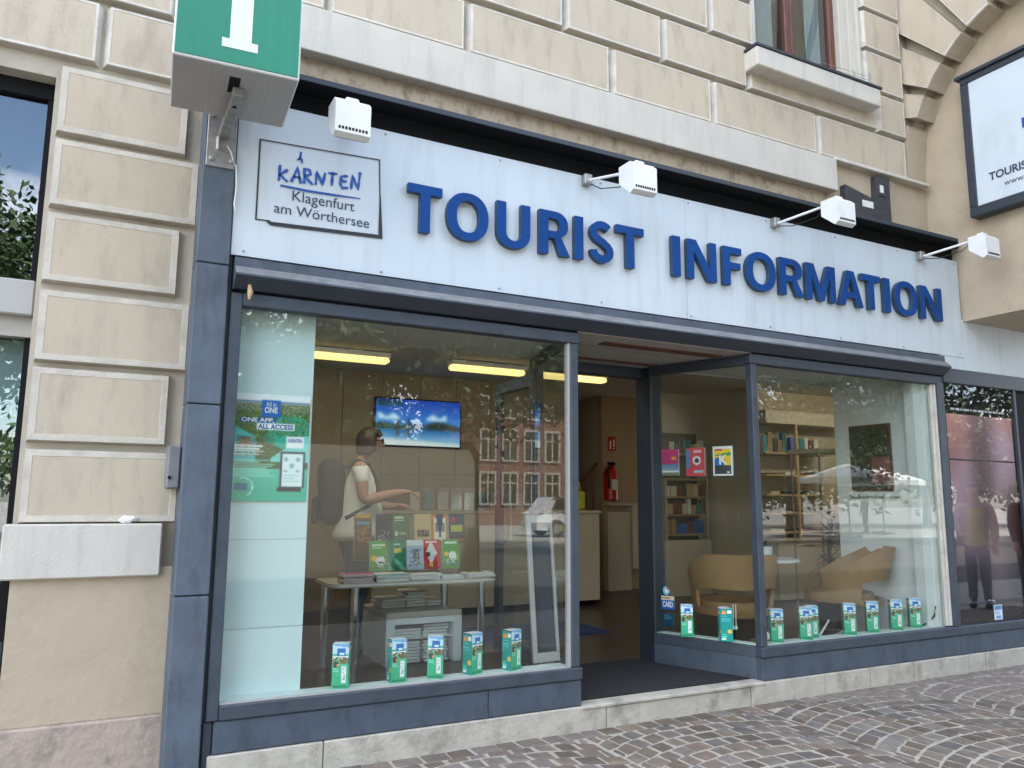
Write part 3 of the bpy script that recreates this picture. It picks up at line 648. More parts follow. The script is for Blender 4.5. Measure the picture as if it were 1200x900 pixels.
for ch, (a, b) in zip('TOURISTINFORMATION', LX): letter(ch, a, b, 3.418, .338)
# logo panel: thin frame with a heavier lower edge, handwriting and two printed lines
lg = MB(); y = -.004
def bar(p, q, w, m=0, yy=y):
    (x0, z0), (x1, z1) = p, q; d = math.hypot(x1 - x0, z1 - z0); nx, nz = -(z1 - z0) / d * w / 2, (x1 - x0) / d * w / 2
    lg.quad((x0 + nx, yy, z0 + nz), (x1 + nx, yy, z1 + nz), (x1 - nx, yy, z1 - nz), (x0 - nx, yy, z0 - nz), m)
bar((.742, 3.866), (.742, 3.328), .010); bar((.737, 3.862), (1.532, 3.892), .008, yy=y - .001); bar((1.528, 3.893), (1.540, 3.62), .009); bar((.738, 3.332), (.83, 3.336), .008, yy=y - .001)
lg.add([(1.536, y - .002, 3.64), (1.545, y - .002, 3.64), (1.566, y - .002, 3.338), (1.536, y - .002, 3.35)], [(0, 1, 2, 3)], 0)
lg.add([(.80, y - .003, 3.330), (.83, y - .003, 3.306), (1.565, y - .003, 3.338), (1.535, y - .003, 3.362), (1.2, y - .003, 3.347)], [(0, 1, 2, 3, 4)], 0)
lg.build('logo_frame', ['ink_black'], fs)
hw = MB()
HW = {'K': [[(.05, .95), (.0, .0)], [(.62, .75), (.06, .38), (.62, .02)]], 'A': [[(.0, .0), (.42, .95), (.70, .02)], [(.16, .36), (.62, .36)]], 'R': [[(.05, .0), (.02, .92), (.45, .85), (.48, .6), (.06, .46), (.68, .0)]],
      'N': [[(.0, .0), (.05, .85), (.52, .05), (.66, .85)]], 'T': [[(.0, .82), (.70, .86)], [(.34, .82), (.30, .08)]], 'E': [[(.62, .80), (.12, .72), (.02, .3), (.2, .02), (.66, .08)], [(.08, .42), (.55, .46)]]}
xx = .868
for k, chh in enumerate('KARNTEN'):
    for stp in HW[chh]:
        tall = 1.35 if k == 6 else 1.0
        P = [(xx + p[0] * .088, 3.612 + k * .006 + p[1] * .112 * (tall if (k == 6 and p[0] > .6) else 1)) for p in stp]
        PP = []
        for i in range(len(P) - 1):
            for s_ in range(4): t = s_ / 4; PP.append((P[i][0] * (1 - t) + P[i + 1][0] * t, P[i][1] * (1 - t) + P[i + 1][1] * t))
        PP.append(P[-1]); o = offs(PP, [.017 + .005 * math.sin(i * 1.7 + k) for i in range(len(PP))]); n_ = len(PP)
        hw.add([(p[0], -.0045 - k * .0002, p[1]) for p in o], [(i, i + 1, 2 * n_ - 2 - i, 2 * n_ - 1 - i) for i in range(n_ - 1)])
    xx += .0785
for (a, b, w) in (((.995, 3.775), (1.0, 3.835), .014), ((.978, 3.772), (1.0, 3.80), .010), ((1.01, 3.758), (1.008, 3.79), .012)):
    o = offs([a, b], w); hw.add([(p[0], -.005, p[1]) for p in o], [(0, 1, 2, 3)])
UL = [(.88, 3.582), (1.05, 3.578), (1.22, 3.583), (1.405, 3.592)]; o = offs(UL, [.012, .016, .015, .007]); hw.add([(p[0], -.006, p[1]) for p in o], [(i, i + 1, 6 - i, 7 - i) for i in range(3)])
hw.build('logo_handwriting', ['marker'], fs)
pt = MB(); write(pt, 'Klagenfurt', .10, .952, -.004, 3.496, width=.415); write(pt, 'am Wörthersee', .096, .846, -.004, 3.398, width=.625); pt.build('logo_lettering', ['ink'], fs)

# ================================================================== SIGN LAMPS
def lamp(hx, hy, hz, bx, label):
    """white floodlight: wall bracket on the sign's top edge, long arm, wedge-shaped head"""
    t = thing('sign_lamp', label, 'lamp', (bx, -.02, 4.07), 'floodlights above the shop sign')
    MB().box(bx - .035, bx + .035, -.06, -.001, 4.03, 4.115, 0, .006).build('bracket', ['steel'], t)
    MB().tube([(bx, -.06, 4.06), (hx - .06, hy + .10, hz + .075)], .012, 8).build('arm', ['white'], t, smooth=True)
    MB().tube([(bx + .02, -.05, 4.04), (bx + (hx - bx) * .35, hy * .3, 4.0 + (hz - 4.0) * .4), (bx + (hx - bx) * .7, hy * .68, hz + .0), (hx - .07, hy + .09, hz + .05)], .0045, 5).build('lead', ['cable'], t, smooth=True)
    hd = MB(); mk = hd.mark()
    pr = [(.085, .105), (-.05, .105), (-.09, .07), (-.09, -.115), (-.05, -.135), (.085, -.025)]
    hd.prism(pr, 'x', -.105, .105, 0); hd.xf(mk, T((hx, hy, hz))); head = hd.build('head', ['white'], t)
    cl = MB(); cl.box(hx - .03, hx + .055, hy - .02, hy + .05, hz + .103, hz + .145, 0, .01); cl.build('clamp', ['white'], t)
    gr = MB()
    for k in range(9): gr.box(hx - .085 + k * .020, hx - .073 + k * .020, hy - .0935, hy - .088, hz - .098, hz - .082)
    gr.build('vent', ['black'], t, kind='stuff')
    ln = MB(); ln.quad((hx - .09, hy - .041, hz - .1335), (hx + .09, hy - .041, hz - .1335), (hx + .09, hy + .075, hz - .037), (hx - .09, hy + .075, hz - .037)); ln.build('lens', ['car_glass'], t)
    return t
lamp(1.15, -.60, 3.815, 1.30, 'white floodlight above the framed handwritten logo, its arm seen end on')
lamp(3.31, -.52, 3.915, 3.19, 'white floodlight above the last letters of TOURIST')
lamp(5.41, -.52, 4.045, 5.19, 'white floodlight in front of the dark slate cover')
lamp(7.44, -.52, 4.06, 7.19, 'white floodlight beside the beige arched wall')

# ================================================================== PROJECTING INFO SIGN
inf = thing('info_sign', 'green box sign with white letter i on a steel arm above the post', 'sign', (.5, -.02, 3.9))
def rot_pt(u, w, z): a = R(-3.2); return (.497 + u * math.cos(a) - w * math.sin(a), -.54 + u * math.sin(a) + w * math.cos(a), z)
ZB = 3.85
bx = MB(); m0 = bx.mark(); bx.box(-.318, .318, -.305, .300, ZB, 4.75, 0, .004); bx.v = [rot_pt(*v) for v in bx.v]
for i, f in enumerate(bx.f): pass
bx.build('sign_box', ['white'], inf)
un = MB()
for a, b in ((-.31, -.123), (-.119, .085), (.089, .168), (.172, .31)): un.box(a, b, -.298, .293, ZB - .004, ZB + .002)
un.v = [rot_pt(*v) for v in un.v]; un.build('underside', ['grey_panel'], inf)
gf = MB(); gf.box(-.308, .308, -.3105, -.304, ZB + .012, 4.74); gf.v = [rot_pt(*v) for v in gf.v]; gf.build('sign_face', ['green'], inf)
il = MB(); zz = ZB + .095
il.prism([(-.085, zz), (.095, zz), (.095, zz + .05), (.062, zz + .05), (.062, zz + .42), (-.085, zz + .42), (-.085, zz + .37), (-.048, zz + .37), (-.048, zz + .05), (-.085, zz + .05)], 'y', -.313, -.309)
il.prism([(-.05 + .064 + .066 * math.cos(R(k * 20)), zz + .53 + .066 * math.sin(R(k * 20))) for k in range(18)], 'y', -.313, -.309)
il.v = [rot_pt(*v) for v in il.v]; il.build('letter', ['white_face'], inf)
hl = MB(); hl.box(-.03, .028, -.20, -.02, ZB - .0045, ZB - .0042); hl.v = [rot_pt(*v) for v in hl.v]; hl.build('arm_slot', ['black'], inf)
ar = MB(); ar.box(.487, .547, -.64, -.03, 3.795, 3.846, 0, .005); ar.build('arm', ['steel'], inf)
bo = MB(); [bo.lathe([(.012, 0), (.012, .004)], .517, -.5 + k * .09, 8) for k in range(1)]; bo.xf(0, T((0, 0, 3.7905))); bo.build('bolt_hole', ['black'], inf)
MB().box(.425, .597, -.034, -.021, 3.615, 3.985, 0, .004).build('wall_plate', ['steel'], inf)
for bx_, bz in ((.455, 3.66), (.57, 3.66), (.455, 3.94), (.57, 3.94)): MB().lathe([(.014, 0), (.014, .014), (.006, .018)], 0, 0, 8).xf(0, T((bx_, -.034, bz), rx=R(90))).build('bolt', ['steel'], inf)
MB().tube([(.54, -.04, 3.76), (.565, -.05, 3.72), (.585, -.04, 3.66), (.602, -.035, 3.64), (.612, -.03, 3.5), (.604, -.03, 3.40), (.612, -.03, 3.35)], .0042, 6).build('wire', ['white'], inf, smooth=True)
MB().box(.478, .492, -.06, -.03, 3.72, 3.80, 0, .002).build('cable_clip', ['white'], inf)

# ================================================================== LIGHT BOX ON THE WING
lbx = thing('light_box_sign', 'dark framed white sign on the beige arched wall lettered TOURIST', 'sign', (7.85, -.8, 5.2))
fr = MB(); X0, X1 = 7.70, 7.846; Y0, Y1 = -1.72, -.255; Z0, Z1 = 4.49, 5.985
fr.box(X0, X1, Y0, Y1, Z1 - .055, Z1 + .01, 0, .006); fr.box(X0, X1, Y0, Y1, Z0, Z0 + .10, 0, .006); fr.box(X0, X1, Y1 - .085, Y1, Z0 + .101, Z1 - .056, 0, .006); fr.box(X0, X1, Y0, Y0 + .085, Z0 + .101, Z1 - .056, 0, .006); fr.box(X0 - .03, X1, Y0 - .02, Y1 + .04, Z1 + .011, Z1 + .05, 0, .006)
fr.build('frame', ['frame_dark'], lbx)
MB().box(X0 + .012, X1 - .01, Y0 + .086, Y1 - .086, Z0 + .101, Z1 - .056).build('sign_face', ['sign_white'], lbx)
def write_x(body, size, ystart, z, width, bold, m, name):
    vs, fsx, w = text(body, size, bold); k = width / w; mb = MB(); mb.add([(X0 + .009, ystart - v[0] * k, z + v[2]) for v in vs], fsx); return mb.build(name, [m], lbx)
write_x('TOURIST INFORMATION', .112, -.475, 4.812, 1.16, .03, 'ink', 'lettering'); write_x('www.', .085, -.615, 4.708, .20, 0, 'ink', 'lettering')
lgp = MB(); lgp.box(X0 + .006, X0 + .010, -1.45, -.83, 5.22, 5.32); lgp.build('logo_stroke', ['marker'], lbx)

# small fittings on the wall
sl = thing('meter_cover', 'dark slate-grey cable cover with a white label above the canopy', 'meter cover', (6.8, .3, 4.4))
MB().prism([(6.455, 4.16), (7.15, 4.16), (7.15, 4.985), (6.945, 4.975), (6.935, 4.70), (6.47, 4.79)], 'y', .235, .30).build('cover', ['slate'], sl)
MB().box(6.965, 7.09, .228, .236, 4.76, 4.90, 0, .004).build('window', ['frame_dark'], sl); MB().box(6.985, 7.04, .225, .229, 4.80, 4.88).build('meter_label', ['paper'], sl)
MB().box(6.71, 6.87, .229, .236, 4.60, 4.67).build('label', ['paper'], sl); MB().tube([(7.15, .24, 4.93), (7.19, .22, 4.95), (7.20, .22, 4.92), (7.16, .23, 4.90)], .006, 6).build('ring', ['steel'], sl)
jb = thing('junction_box', 'small weathered grey box on the left side of the blue post', 'junction box', (.37, .1, 1.655))
MB().box(.338, .408, .07, .235, 1.655, 1.905, 0, .008).build('box', ['blue_light'], jb); MB().lathe([(.010, 0), (.010, .012)], 0, 0, 8).xf(0, T((.352, .07, 1.72), rx=R(90))).build('screw', ['black'], jb)
pp = MB(); mk = pp.mark(); pp.ball((.16, .24, 1.475), (.055, .03, .018), 12)
pp.v = [(v[0] + random.uniform(-.008, .008), v[1] + random.uniform(-.006, .006), v[2] + random.uniform(-.008, .008)) for v in pp.v]
tag(pp.build('crumpled_foil', ['white']), 'crumpled scrap of silver foil lying on the white band stone', 'litter')

# ================================================================== INTERIOR SHELL
FZ = .16
st = MB(); st.box(.45, 12.5, 1.2, 8.2, .05, FZ); struct(st, 'interior_floor', ['floor_in'])
st = MB(); st.box(.64, 3.1, .13, 1.2, .05, FZ - .002); st.box(4.7, 7.3, .13, 1.2, .05, FZ - .002); struct(st, 'window_floor', ['floor_in'])
st = MB(); st.box(3.12, 4.87, .12, 1.2, .05, FZ - .003); struct(st, 'entrance_floor', ['mat'])
dm = MB(); dm.prism([(3.15, .125), (4.84, .125), (4.50, 1.19), (3.42, 1.19)], 'z', FZ, FZ + .014); tag(dm.build('doormat', ['mat']), 'charcoal ribbed doormat filling the recessed shop entrance', 'doormat')
st = MB(); st.box(.5, 12.6, 1.25, 8.3, 3.36, 3.45); st.box(.5, 3.12, .09, 1.2, 2.86, 2.95); st.box(4.87, 7.3, .09, 1.15, 2.88, 2.97); st.box(.5, 12.6, 1.19, 1.25, 2.88, 3.36); st.box(7.3, 12.6, .62, 1.25, 3.36, 3.45); st.prism([(3.10, .10), (3.12, .1), (3.38, 1.19), (3.10, 1.19)], 'z', 2.862, 2.95); st.prism([(4.87, .1), (4.89, .1), (4.89, 1.19), (4.52, 1.19)], 'z', 2.864, 2.95); struct(st, 'interior_ceiling', ['ceil'])
def iwall(m, *b): return struct(MB().box(*b), 'interior_wall', [m])
iwall('wall_in', .42, .52, .1, 6, -.02, 3.4); iwall('wall_in', .5, 6.55, 5.56, 5.7, FZ, 3.36); iwall('wall_in', 6.45, 6.55, 5.7, 8.2, FZ, 3.36); iwall('dark_room', 6.4, 7.45, 8.1, 8.2, FZ, 3.36)
iwall('column_beige', 7.37, 8.6, 6.0, 6.12, FZ, 3.36); iwall('wall_in', 7.60, 8.95, 5.25, 5.35, FZ, 3.36); iwall('wall_in', 8.80, 8.92, 4.1, 5.25, FZ, 3.36); iwall('wall_in', 8.92, 12.5, 4.25, 4.35, FZ, 3.36); iwall('wall_in', 12.4, 12.5, .7, 4.25, FZ, 3.36); iwall('wall_in', 7.9, 12.5, .63, .7, FZ, 3.36)
iwall('wall_in', 7.45, 7.5, 6.12, 8.2, FZ, 3.36); iwall('wall_in', 7.33, 7.95, .63, .70, FZ, 3.36); iwall('wall_in', 7.34, 7.40, .1, .66, FZ, 3.36)
iwall('wall_white', 7.215, 7.33, .075, 1.16, .12, 2.9)
# column and pelmet at the end of the white partition
bp = MB(); bp.box(7.10, 7.214, .10, .20, .44, 2.86); struct(bp, 'pipe_casing', ['wall_white'])
# ledges inside the panes
lg = MB(); lg.box(.694, 3.05, .048, .17, .40, .438); lg.build('window_ledge', ['ledge'], sf)
lg = MB(); lg.prism([(4.925, .048), (7.266, .048), (7.205, .17), (4.97, .17)], 'z', .40, .438); lg.prism([(4.90, .075), (4.96, .17), (4.64, 1.0), (4.55, .97)], 'z', .3995, .4375); lg.build('window_ledge', ['ledge'], sf)
# back wall panels, joints recessed
bw = bpy.data.objects['interior_wall.001']
xs = [.55, 1.16, 1.72, 2.28, 2.84, 3.40, 3.96, 4.52, 5.08, 5.64, 6.20, 6.545]
for a, b in zip(xs[:-1], xs[1:]):
    for z0, z1 in ((FZ + .02, 1.95), (1.957, 3.35)): MB().box(a + .004, b - .004, 5.535, 5.559, z0, z1, 0, .003).build('wall_panel', ['beige'], bw)
# stair behind the counter
stt = thing('staircase', 'dim staircase with sloping wooden handrail behind the counter', 'staircase', (7, 7, FZ))
for k in range(9): MB().box(6.56, 7.36, 6.3 + k * .18, 6.3 + (k + 1) * .18, FZ, FZ + .5 + .16 * (k + 1)).build('step', ['dark_wood'], stt)
MB().tube([(6.62, 6.1, 1.45), (7.32, 6.1, 2.22)], .03, 8).build('handrail', ['dark_wood'], stt)
for k in range(6): MB().tube([(6.7 + k * .11, 6.1, FZ + .4), (6.7 + k * .11, 6.1, 1.50 + k * .121)], .012, 6).build('baluster', ['dark_wood'], stt)
# fluorescent lights: housings with a warm diffuser
def tube_light(x0, x1, y, z, label, lit='tube'):
    t = thing('ceiling_light', label, 'ceiling light', ((x0 + x1) / 2, y, z), 'ceiling lights of the shop')
    MB().box(x0, x1, y - .09, y + .09, z - .01, z + .05, 0, .01).build('housing', ['white'], t); MB().box(x0 + .01, x1 - .01, y - .08, y + .08, z - .075, z - .011, 0, .02).build('diffuser', [lit], t)
tube_light(1.55, 3.0, 4.10, 3.30, 'leftmost warm ceiling light, above the wall screen'); tube_light(3.80, 4.86, 4.10, 3.30, 'warm ceiling light right of the screen, behind the middle of the pane'); tube_light(5.10, 6.15, 4.10, 3.30, 'warm ceiling light seen through the glass door leaf')
tube_light(.95, 2.05, 1.48, 3.33, 'unseen white fill light added over the woman, first of the front row', 'tube_fill'); tube_light(2.3, 3.3, 1.48, 3.33, 'unseen white fill light added in the front row above the table', 'tube_fill'); tube_light(5.3, 6.5, 2.1, 3.33, 'unseen warm fill light added in the front row by the armchairs')  # unseen row added behind the dropped soffit to brighten the room
tube_light(8.7, 11.2, 2.45, 3.30, 'long unseen fill light added in front of the wooden shelves', 'tube_fill')  # unseen light added to brighten the shelves

# ================================================================== THINGS IN THE LEFT WINDOW
wb = thing('display_board', 'tall white panel closing the left end of the window', 'panel', (.95, .14, .44))
MB().box(.60, 1.185, .172, .20, .16, 2.855).build('panel_board', ['panel_board'], wb)
for z in (.82, 1.35): MB().box(.60, 1.186, .170, .1725, z, z + .003).build('joint', ['grey_panel'], wb)
c = Cv(76, 110, (35, 150, 125))
c.grad(0, .34, (35, 150, 120), (80, 175, 150)); c.grad(.93, 1, (235, 240, 240), (205, 225, 235)); c.rect(0, .915, 1, .935, (95, 125, 165)); c.grad(.84, .915, (120, 125, 115), (150, 150, 140)); c.speck(0, .80, 1, .91, [(70, 85, 50), (95, 110, 60), (150, 145, 120), (60, 80, 45)], .8)
c.where((c.v < .84) & (c.v > .34) & (c.v > .80 - .5 * (1 - c.u) ** 2 - .1 * np.sin(c.u * 7)), (75, 100, 45)); c.speck(.0, .6, 1, .84, [(50, 80, 35), (110, 130, 60), (40, 65, 35)], .45)
c.where((c.v < .66) & (c.v > .3) & (c.u > .05) & (c.v < .60 - .28 * np.abs(c.u - .25)), (55, 80, 40)); c.where((c.v < .74) & (c.v > .36) & (c.v < .70 - .35 * c.u) & (c.u < .3), (70, 165, 165)); c.where((c.v < .62) & (c.u > .5) & (c.v > .36) & (c.v < .40 + .5 * (c.u - .5)), (110, 190, 180))
c.rect(.10, .52, .24, .59, (150, 95, 85)); c.speck(.05, .42, .55, .6, [(45, 70, 35), (85, 95, 50), (120, 110, 80)], .5)
c.rect(.36, .78, .60, .945, (10, 85, 165)); c.rect(.08, .86 - .13, .55, .775, (10, 70, 140)); c.rect(.30, .66, .80, .725, (235, 240, 240))
c.rect(.70, .50, .94, .61, (232, 238, 240)); c.lines(.03, .42, .42, .52, 4, (215, 235, 230)); c.lines(.03, .22, .58, .39, 9, (130, 200, 180), .4)
c.rect(.635, .13, .965, .46, (25, 40, 45)); c.rect(.66, .14, .94, .445, (205, 225, 222)); c.where((c.u > .68) & (c.u < .92) & (c.v > .27) & (c.v < .42) & (np.sin(c.u * 38) * np.sin(c.v * 52) > .45), (130, 160, 160)); c.lines(.69, .17, .9, .25, 3, (150, 185, 178), .35); c.where(((c.u - .17) ** 2 + ((c.v - .13) * 1.45) ** 2 < .0165) & ((c.u - .17) ** 2 + ((c.v - .13) * 1.45) ** 2 > .0125) & (c.u > .12), (150, 215, 195)); c.rect(.05, .10, .22, .16, (20, 90, 120)); c.rect(.60, .09, .92, .125, (25, 30, 35))
c.rect(0, 0, 1, .055, (40, 155, 125))
c.a = np.clip(c.a * 1.12 + 8, 0, 250)
b2 = np.pad(c.a, ((1, 1), (1, 1), (0, 0)), 'edge'); c.a = .55 * c.a + .05 * sum(b2[dy:dy + 110, dx:dx + 76] for dy in (0, 1, 2) for dx in (0, 1, 2))
po = MB(); po.sheet(.47, .67, c.a); po.xf(0, T((.70, .160, 1.585))); pob = thing('app_poster', 'green lake-view poster reading ONE APP, ALL ACCESS on the white panel', 'poster', (.93, .16, 1.58)); po.build('sheet', ['print'], pob)
pw = MB()
write(pw, 'All in', .04, .893, .1585, 2.178, width=.062); write(pw, 'ONE', .05, .885, .1585, 2.138, bold=.03, width=.08)
write(pw, 'ONE APP,', .036, .747, .1585, 2.078, width=.2, bold=.03); pw.build('lettering', ['white_ink'], pob)
pw = MB(); write(pw, 'ALL ACCESS', .042, .852, .1585, 2.036, width=.215, bold=.03); write(pw, 'KÄRNTEN', .035, 1.04, .1585, 1.955, width=.085, bold=.01); pw.build('lettering', ['marker'], pob)

def carton_img(front):
    c = Cv(14, 40, (60, 175, 130))
    if front:
        c.grad(0, .55, (38, 158, 112), (60, 175, 135)); c.rect(0, .78, 1, 1, (190, 212, 228)); c.where((c.v > .90) & (c.v > .97 - .06 * c.u), (110, 165, 205)); c.rect(.30, .72, .80, .90, (20, 95, 175)); c.rect(.4, .76, .7, .80, (200, 220, 240)); c.rect(0, .64, 1, .73, (225, 228, 220)); c.speck(0, .55, 1, .70, [(90, 95, 40), (120, 85, 45), (50, 70, 35)], .7); c.disc(.25, .53, .2, (60, 45, 35)); c.disc(.35, .52, .1, (190, 150, 100))
        c.rect(.58, .12, .86, .50, (235, 240, 235)); c.speck(.62, .2, .82, .45, [(120, 150, 140)], .3); c.lines(.08, .28, .5, .46, 4, (140, 205, 180), .4); c.rect(.1, .03, .9, .07, (25, 120, 85))
    else:
        c.a[:] = (20, 135, 125); c.disc(.3, .88, .18, (225, 140, 60)); c.rect(.55, .84, .92, .94, (215, 235, 235)); c.lines(.1, .6, .9, .78, 5, (70, 170, 175), .5); c.disc(.75, .30, .18, (215, 175, 70)); c.lines(.1, .1, .6, .25, 3, (90, 190, 170), .5); c.rect(.1, .05, .4, .1, (210, 235, 225))
    return np.clip(c.a * 1.1 + 6, 0, 250)
def carton_parts():
    w, d, h = .102, .088, .268
    b = MB(); m = b.mark(); b.sheet(w, h, carton_img(True), 0); b.xf(m, T((-w / 2, -d / 2, 0)))
    for rz, ww, oy in ((90, d, w / 2), (-90, d, w / 2), (180, w, d / 2)):
        m = b.mark(); b.sheet(ww, h * (1 if rz == 180 else .97), carton_img(False), 0); b.xf(m, T((0, 0, 0), R(rz)) @ T((-ww / 2, -oy, 0)))
    tp = MB(); n = 8   # lid curving down a little at the sides
    for i in range(n + 1): u = -1 + 2 * i / n; tp.v += [(u * w / 2, -d / 2, h + .010 * (1 - u * u)), (u * w / 2, d / 2, h - .012 * (1 - u * u) * 0)]
    for i in range(n): tp.face((2 * i, 2 * i + 2, 2 * i + 3, 2 * i + 1))
    tp.face([2 * i for i in range(n + 1)]); 
    return b.mesh('carton_sleeve', ['print'], fix=False), tp.mesh('carton_lid', ['white_face'])
cme, cml = carton_parts()
CART = [(1.425, .115, -22, 'green leaflet carton, first from the left in the left window'), (1.79, .115, 4, 'green leaflet carton turned aside, under the left edge of the low cabinet'), (2.06, .115, -22, 'green leaflet carton in front of the open cabinet shelves'), (2.33, .115, 22, 'green leaflet carton turned aside, right of the low cabinet'), (2.63, .115, 18, 'green leaflet carton beside the white leaning frame'),
        (4.64, .66, -38, 'green leaflet carton in the entrance side pane, nearer the stickers'), (4.79, .34, 150, 'teal carton showing its back with orange dots in the entrance pane'),
        (5.145, .115, -34, 'green leaflet carton just right of the corner post'), (5.475, .105, -36, 'green leaflet carton, front one of the overlapping pair'), (5.60, .15, -36, 'green leaflet carton half hidden behind its neighbour'), (6.035, .115, -38, 'green leaflet carton under the tan armchair, beside the rod'), (6.335, .115, -40, 'green leaflet carton third from the right end'), (6.66, .115, -36, 'green leaflet carton second from the right end'), (6.94, .125, -38, 'green leaflet carton at the right end by the socket')]
for x, y, a, lab in CART:
    t = thing('leaflet_carton', lab, 'carton', (x, y, .438), 'leaflet cartons along the window ledge', local=True); t.rotation_euler = (0, 0, R(a + random.uniform(-4, 4)))
    inst(cme, 'sleeve', t); inst(cml, 'lid', t)

# ---- brochure table
TY0, TY1, TZ = 1.62, 2.22, .905
tb = thing('display_table', 'white table on chrome legs carrying brochures and magazines', 'table', (2.5, 1.9, FZ))
def rrect(x0, x1, y0, y1, r, n=5):
    o = []
    for cx, cy, a in ((x1 - r, y1 - r, 0), (x0 + r, y1 - r, 90), (x0 + r, y0 + r, 180), (x1 - r, y0 + r, 270)): o += [(cx + r * math.cos(R(a + 90 * k / n)), cy + r * math.sin(R(a + 90 * k / n))) for k in range(n + 1)]
    return o
MB().prism(rrect(1.74, 3.28, TY0, TY1, .10), 'z', TZ - .035, TZ).build('table_top', ['cream'], tb); MB().prism(rrect(1.738, 3.282, TY0 - .002, TY1 + .002, .10), 'z', TZ - .022, TZ - .010).build('table_edge', ['white'], tb)
for lx, ly in ((1.98, 1.74), (3.16, 1.74), (1.82, 2.12), (2.96, 2.14)): MB().tube([(lx, ly, FZ), (lx, ly, TZ - .035)], .036, 12).build('leg', ['chrome'], tb, smooth=True)
rk = thing('brochure_rack', 'clear stepped rack holding two rows of brochures on the table', 'rack', (2.5, 1.95, TZ))
MB().box(2.02, 2.97, 1.80, 1.806, TZ, TZ + .13).build('front_lip', ['acrylic'], rk); MB().box(2.0, 3.0, 2.02, 2.026, TZ, TZ + .33).build('back_lip', ['acrylic'], rk); MB().box(2.0, 3.0, 1.807, 2.10, TZ + .001, TZ + .012).build('base', ['acrylic'], rk)
def broch(px, z0, z1, y, w, img, lab, tilt=-14):
    b = MB(); b.sheet(w, z1 - z0, img, .02); o = b.build('brochure', ['print']); o.location = Vector((px, y, z0)) * S; o.rotation_euler = (R(tilt), 0, 0); tag(o, lab, 'brochure', 'brochures in the rack'); return o
def bi(bg, fn): c = Cv(16, 26, bg); fn(c); return c.a
FR = [(434.7, (75, 165, 65), lambda c: (c.rect(.1, .82, .9, .9, (225, 240, 220)), c.rect(.1, .72, .7, .76, (190, 225, 180)), c.disc(.22, .42, .16, (245, 190, 70)), c.where((c.v < .45) & (c.v > .1) & ((c.u - .6) ** 2 + ((c.v - .3) * 1.3) ** 2 < .07), (235, 240, 240)), c.speck(.1, .08, .9, .3, [(60, 90, 80), (110, 170, 130)], .6)), 'light green brochure with white mountain, left end of the front row'),
      (456.8, (10, 125, 95), lambda c: (c.rect(.3, .85, .7, .9, (220, 235, 225)), c.rect(.3, .58, .75, .75, (215, 200, 60)), c.where((c.v < .4) & (np.sin(c.u * 9 + c.v * 12) > .3), (110, 195, 160))), 'teal green brochure with yellow emblem in the front row'),
      (478, (175, 200, 225), lambda c: (c.rect(0, .8, 1, 1, (215, 225, 235)), c.rect(.35, .15, .75, .7, (120, 130, 140)), c.speck(.1, .1, .9, .7, [(90, 110, 140), (200, 205, 205), (130, 120, 100)], .5)), 'pale blue photo brochure in the front row'),
      (498, (190, 25, 40), lambda c: (c.rect(.1, .9, .8, .95, (235, 200, 200)), c.where(np.abs(c.u - .45) + np.abs(c.v - .55) * .9 < .36, (215, 220, 222)), c.disc(.25, .5, .14, (60, 45, 45)), c.disc(.45, .14, .12, (240, 200, 60))), 'red brochure with a white diamond in the front row'),
      (520.5, (70, 160, 60), lambda c: (c.rect(.1, .85, .9, .93, (230, 245, 225)), c.disc(.22, .5, .14, (245, 200, 80)), c.where((c.u - .6) ** 2 + ((c.v - .42) * 1.4) ** 2 < .06, (238, 242, 242)), c.speck(.1, .1, .9, .35, [(70, 130, 180), (200, 220, 190), (50, 100, 70)], .7)), 'light green brochure with small yellow sun, right end of the front row')]
BK = [(417, (110, 82, 52), lambda c: (c.rect(.05, .93, .95, .99, (205, 165, 70)), c.rect(.15, .76, .85, .84, (120, 150, 185)), c.speck(.1, .4, .9, .75, [(170, 130, 60), (90, 70, 50), (140, 110, 80)], .8)), 1.06, 'tall brown brochure at the left end of the back row'),
      (441, (48, 52, 58), lambda c: (c.speck(.1, .1, .9, .45, [(100, 105, 115), (150, 155, 160), (40, 60, 60)], .4), c.rect(.1, .06, .3, .16, (190, 195, 195))), 1.20, 'dark grey brochure in the back row'),
      (461, (78, 108, 78), lambda c: (c.lines(.1, .75, .8, .95, 3, (190, 210, 185)), c.rect(.1, .28, .32, .42, (200, 210, 195)), c.lines(.4, .3, .9, .4, 2, (150, 175, 145))), 1.20, 'muted green brochure in the back row'),
      (487, (200, 178, 135), lambda c: (c.lines(.1, .7, .9, .92, 3, (90, 80, 60), .3), c.rect(.12, .25, .88, .48, (40, 38, 34)), c.speck(.12, .25, .88, .48, [(140, 130, 110)], .3)), 1.20, 'cream brochure with a dark photo in the back row'),
      (507, (205, 130, 55), lambda c: (c.rect(.12, .08, .88, .88, (228, 225, 212)), c.rect(.2, .4, .8, .7, (120, 140, 150)), c.where(np.abs(c.u - .5) < .3 * (c.v - .1), (40, 60, 100))), 1.20, 'orange bordered brochure in the back row'),
      (527, (60, 66, 90), lambda c: (c.disc(.3, .8, .18, (165, 60, 80)), c.rect(.15, .38, .85, .6, (175, 185, 80)), c.rect(.05, .02, .95, .16, (160, 80, 60))), 1.20, 'dark blue brochure with yellow square, right end of the back row')]
def wx(px, y, z=1.2):
    lo, hi = 0, 9
    for _ in range(40):
        m = (lo + hi) / 2
        if view((m, y, z))[0] < px: lo = m
        else: hi = m
    return lo
for px, bgc, fn, lab in FR: broch(wx(px, 1.81), .985, 1.245, 1.815, .158, bi(bgc, fn), lab, -8)
for px, bgc, fn, z0, lab in BK: broch(wx(px, 2.04, 1.35), z0, 1.47, 2.04, .162, bi(bgc, fn), lab, -8)
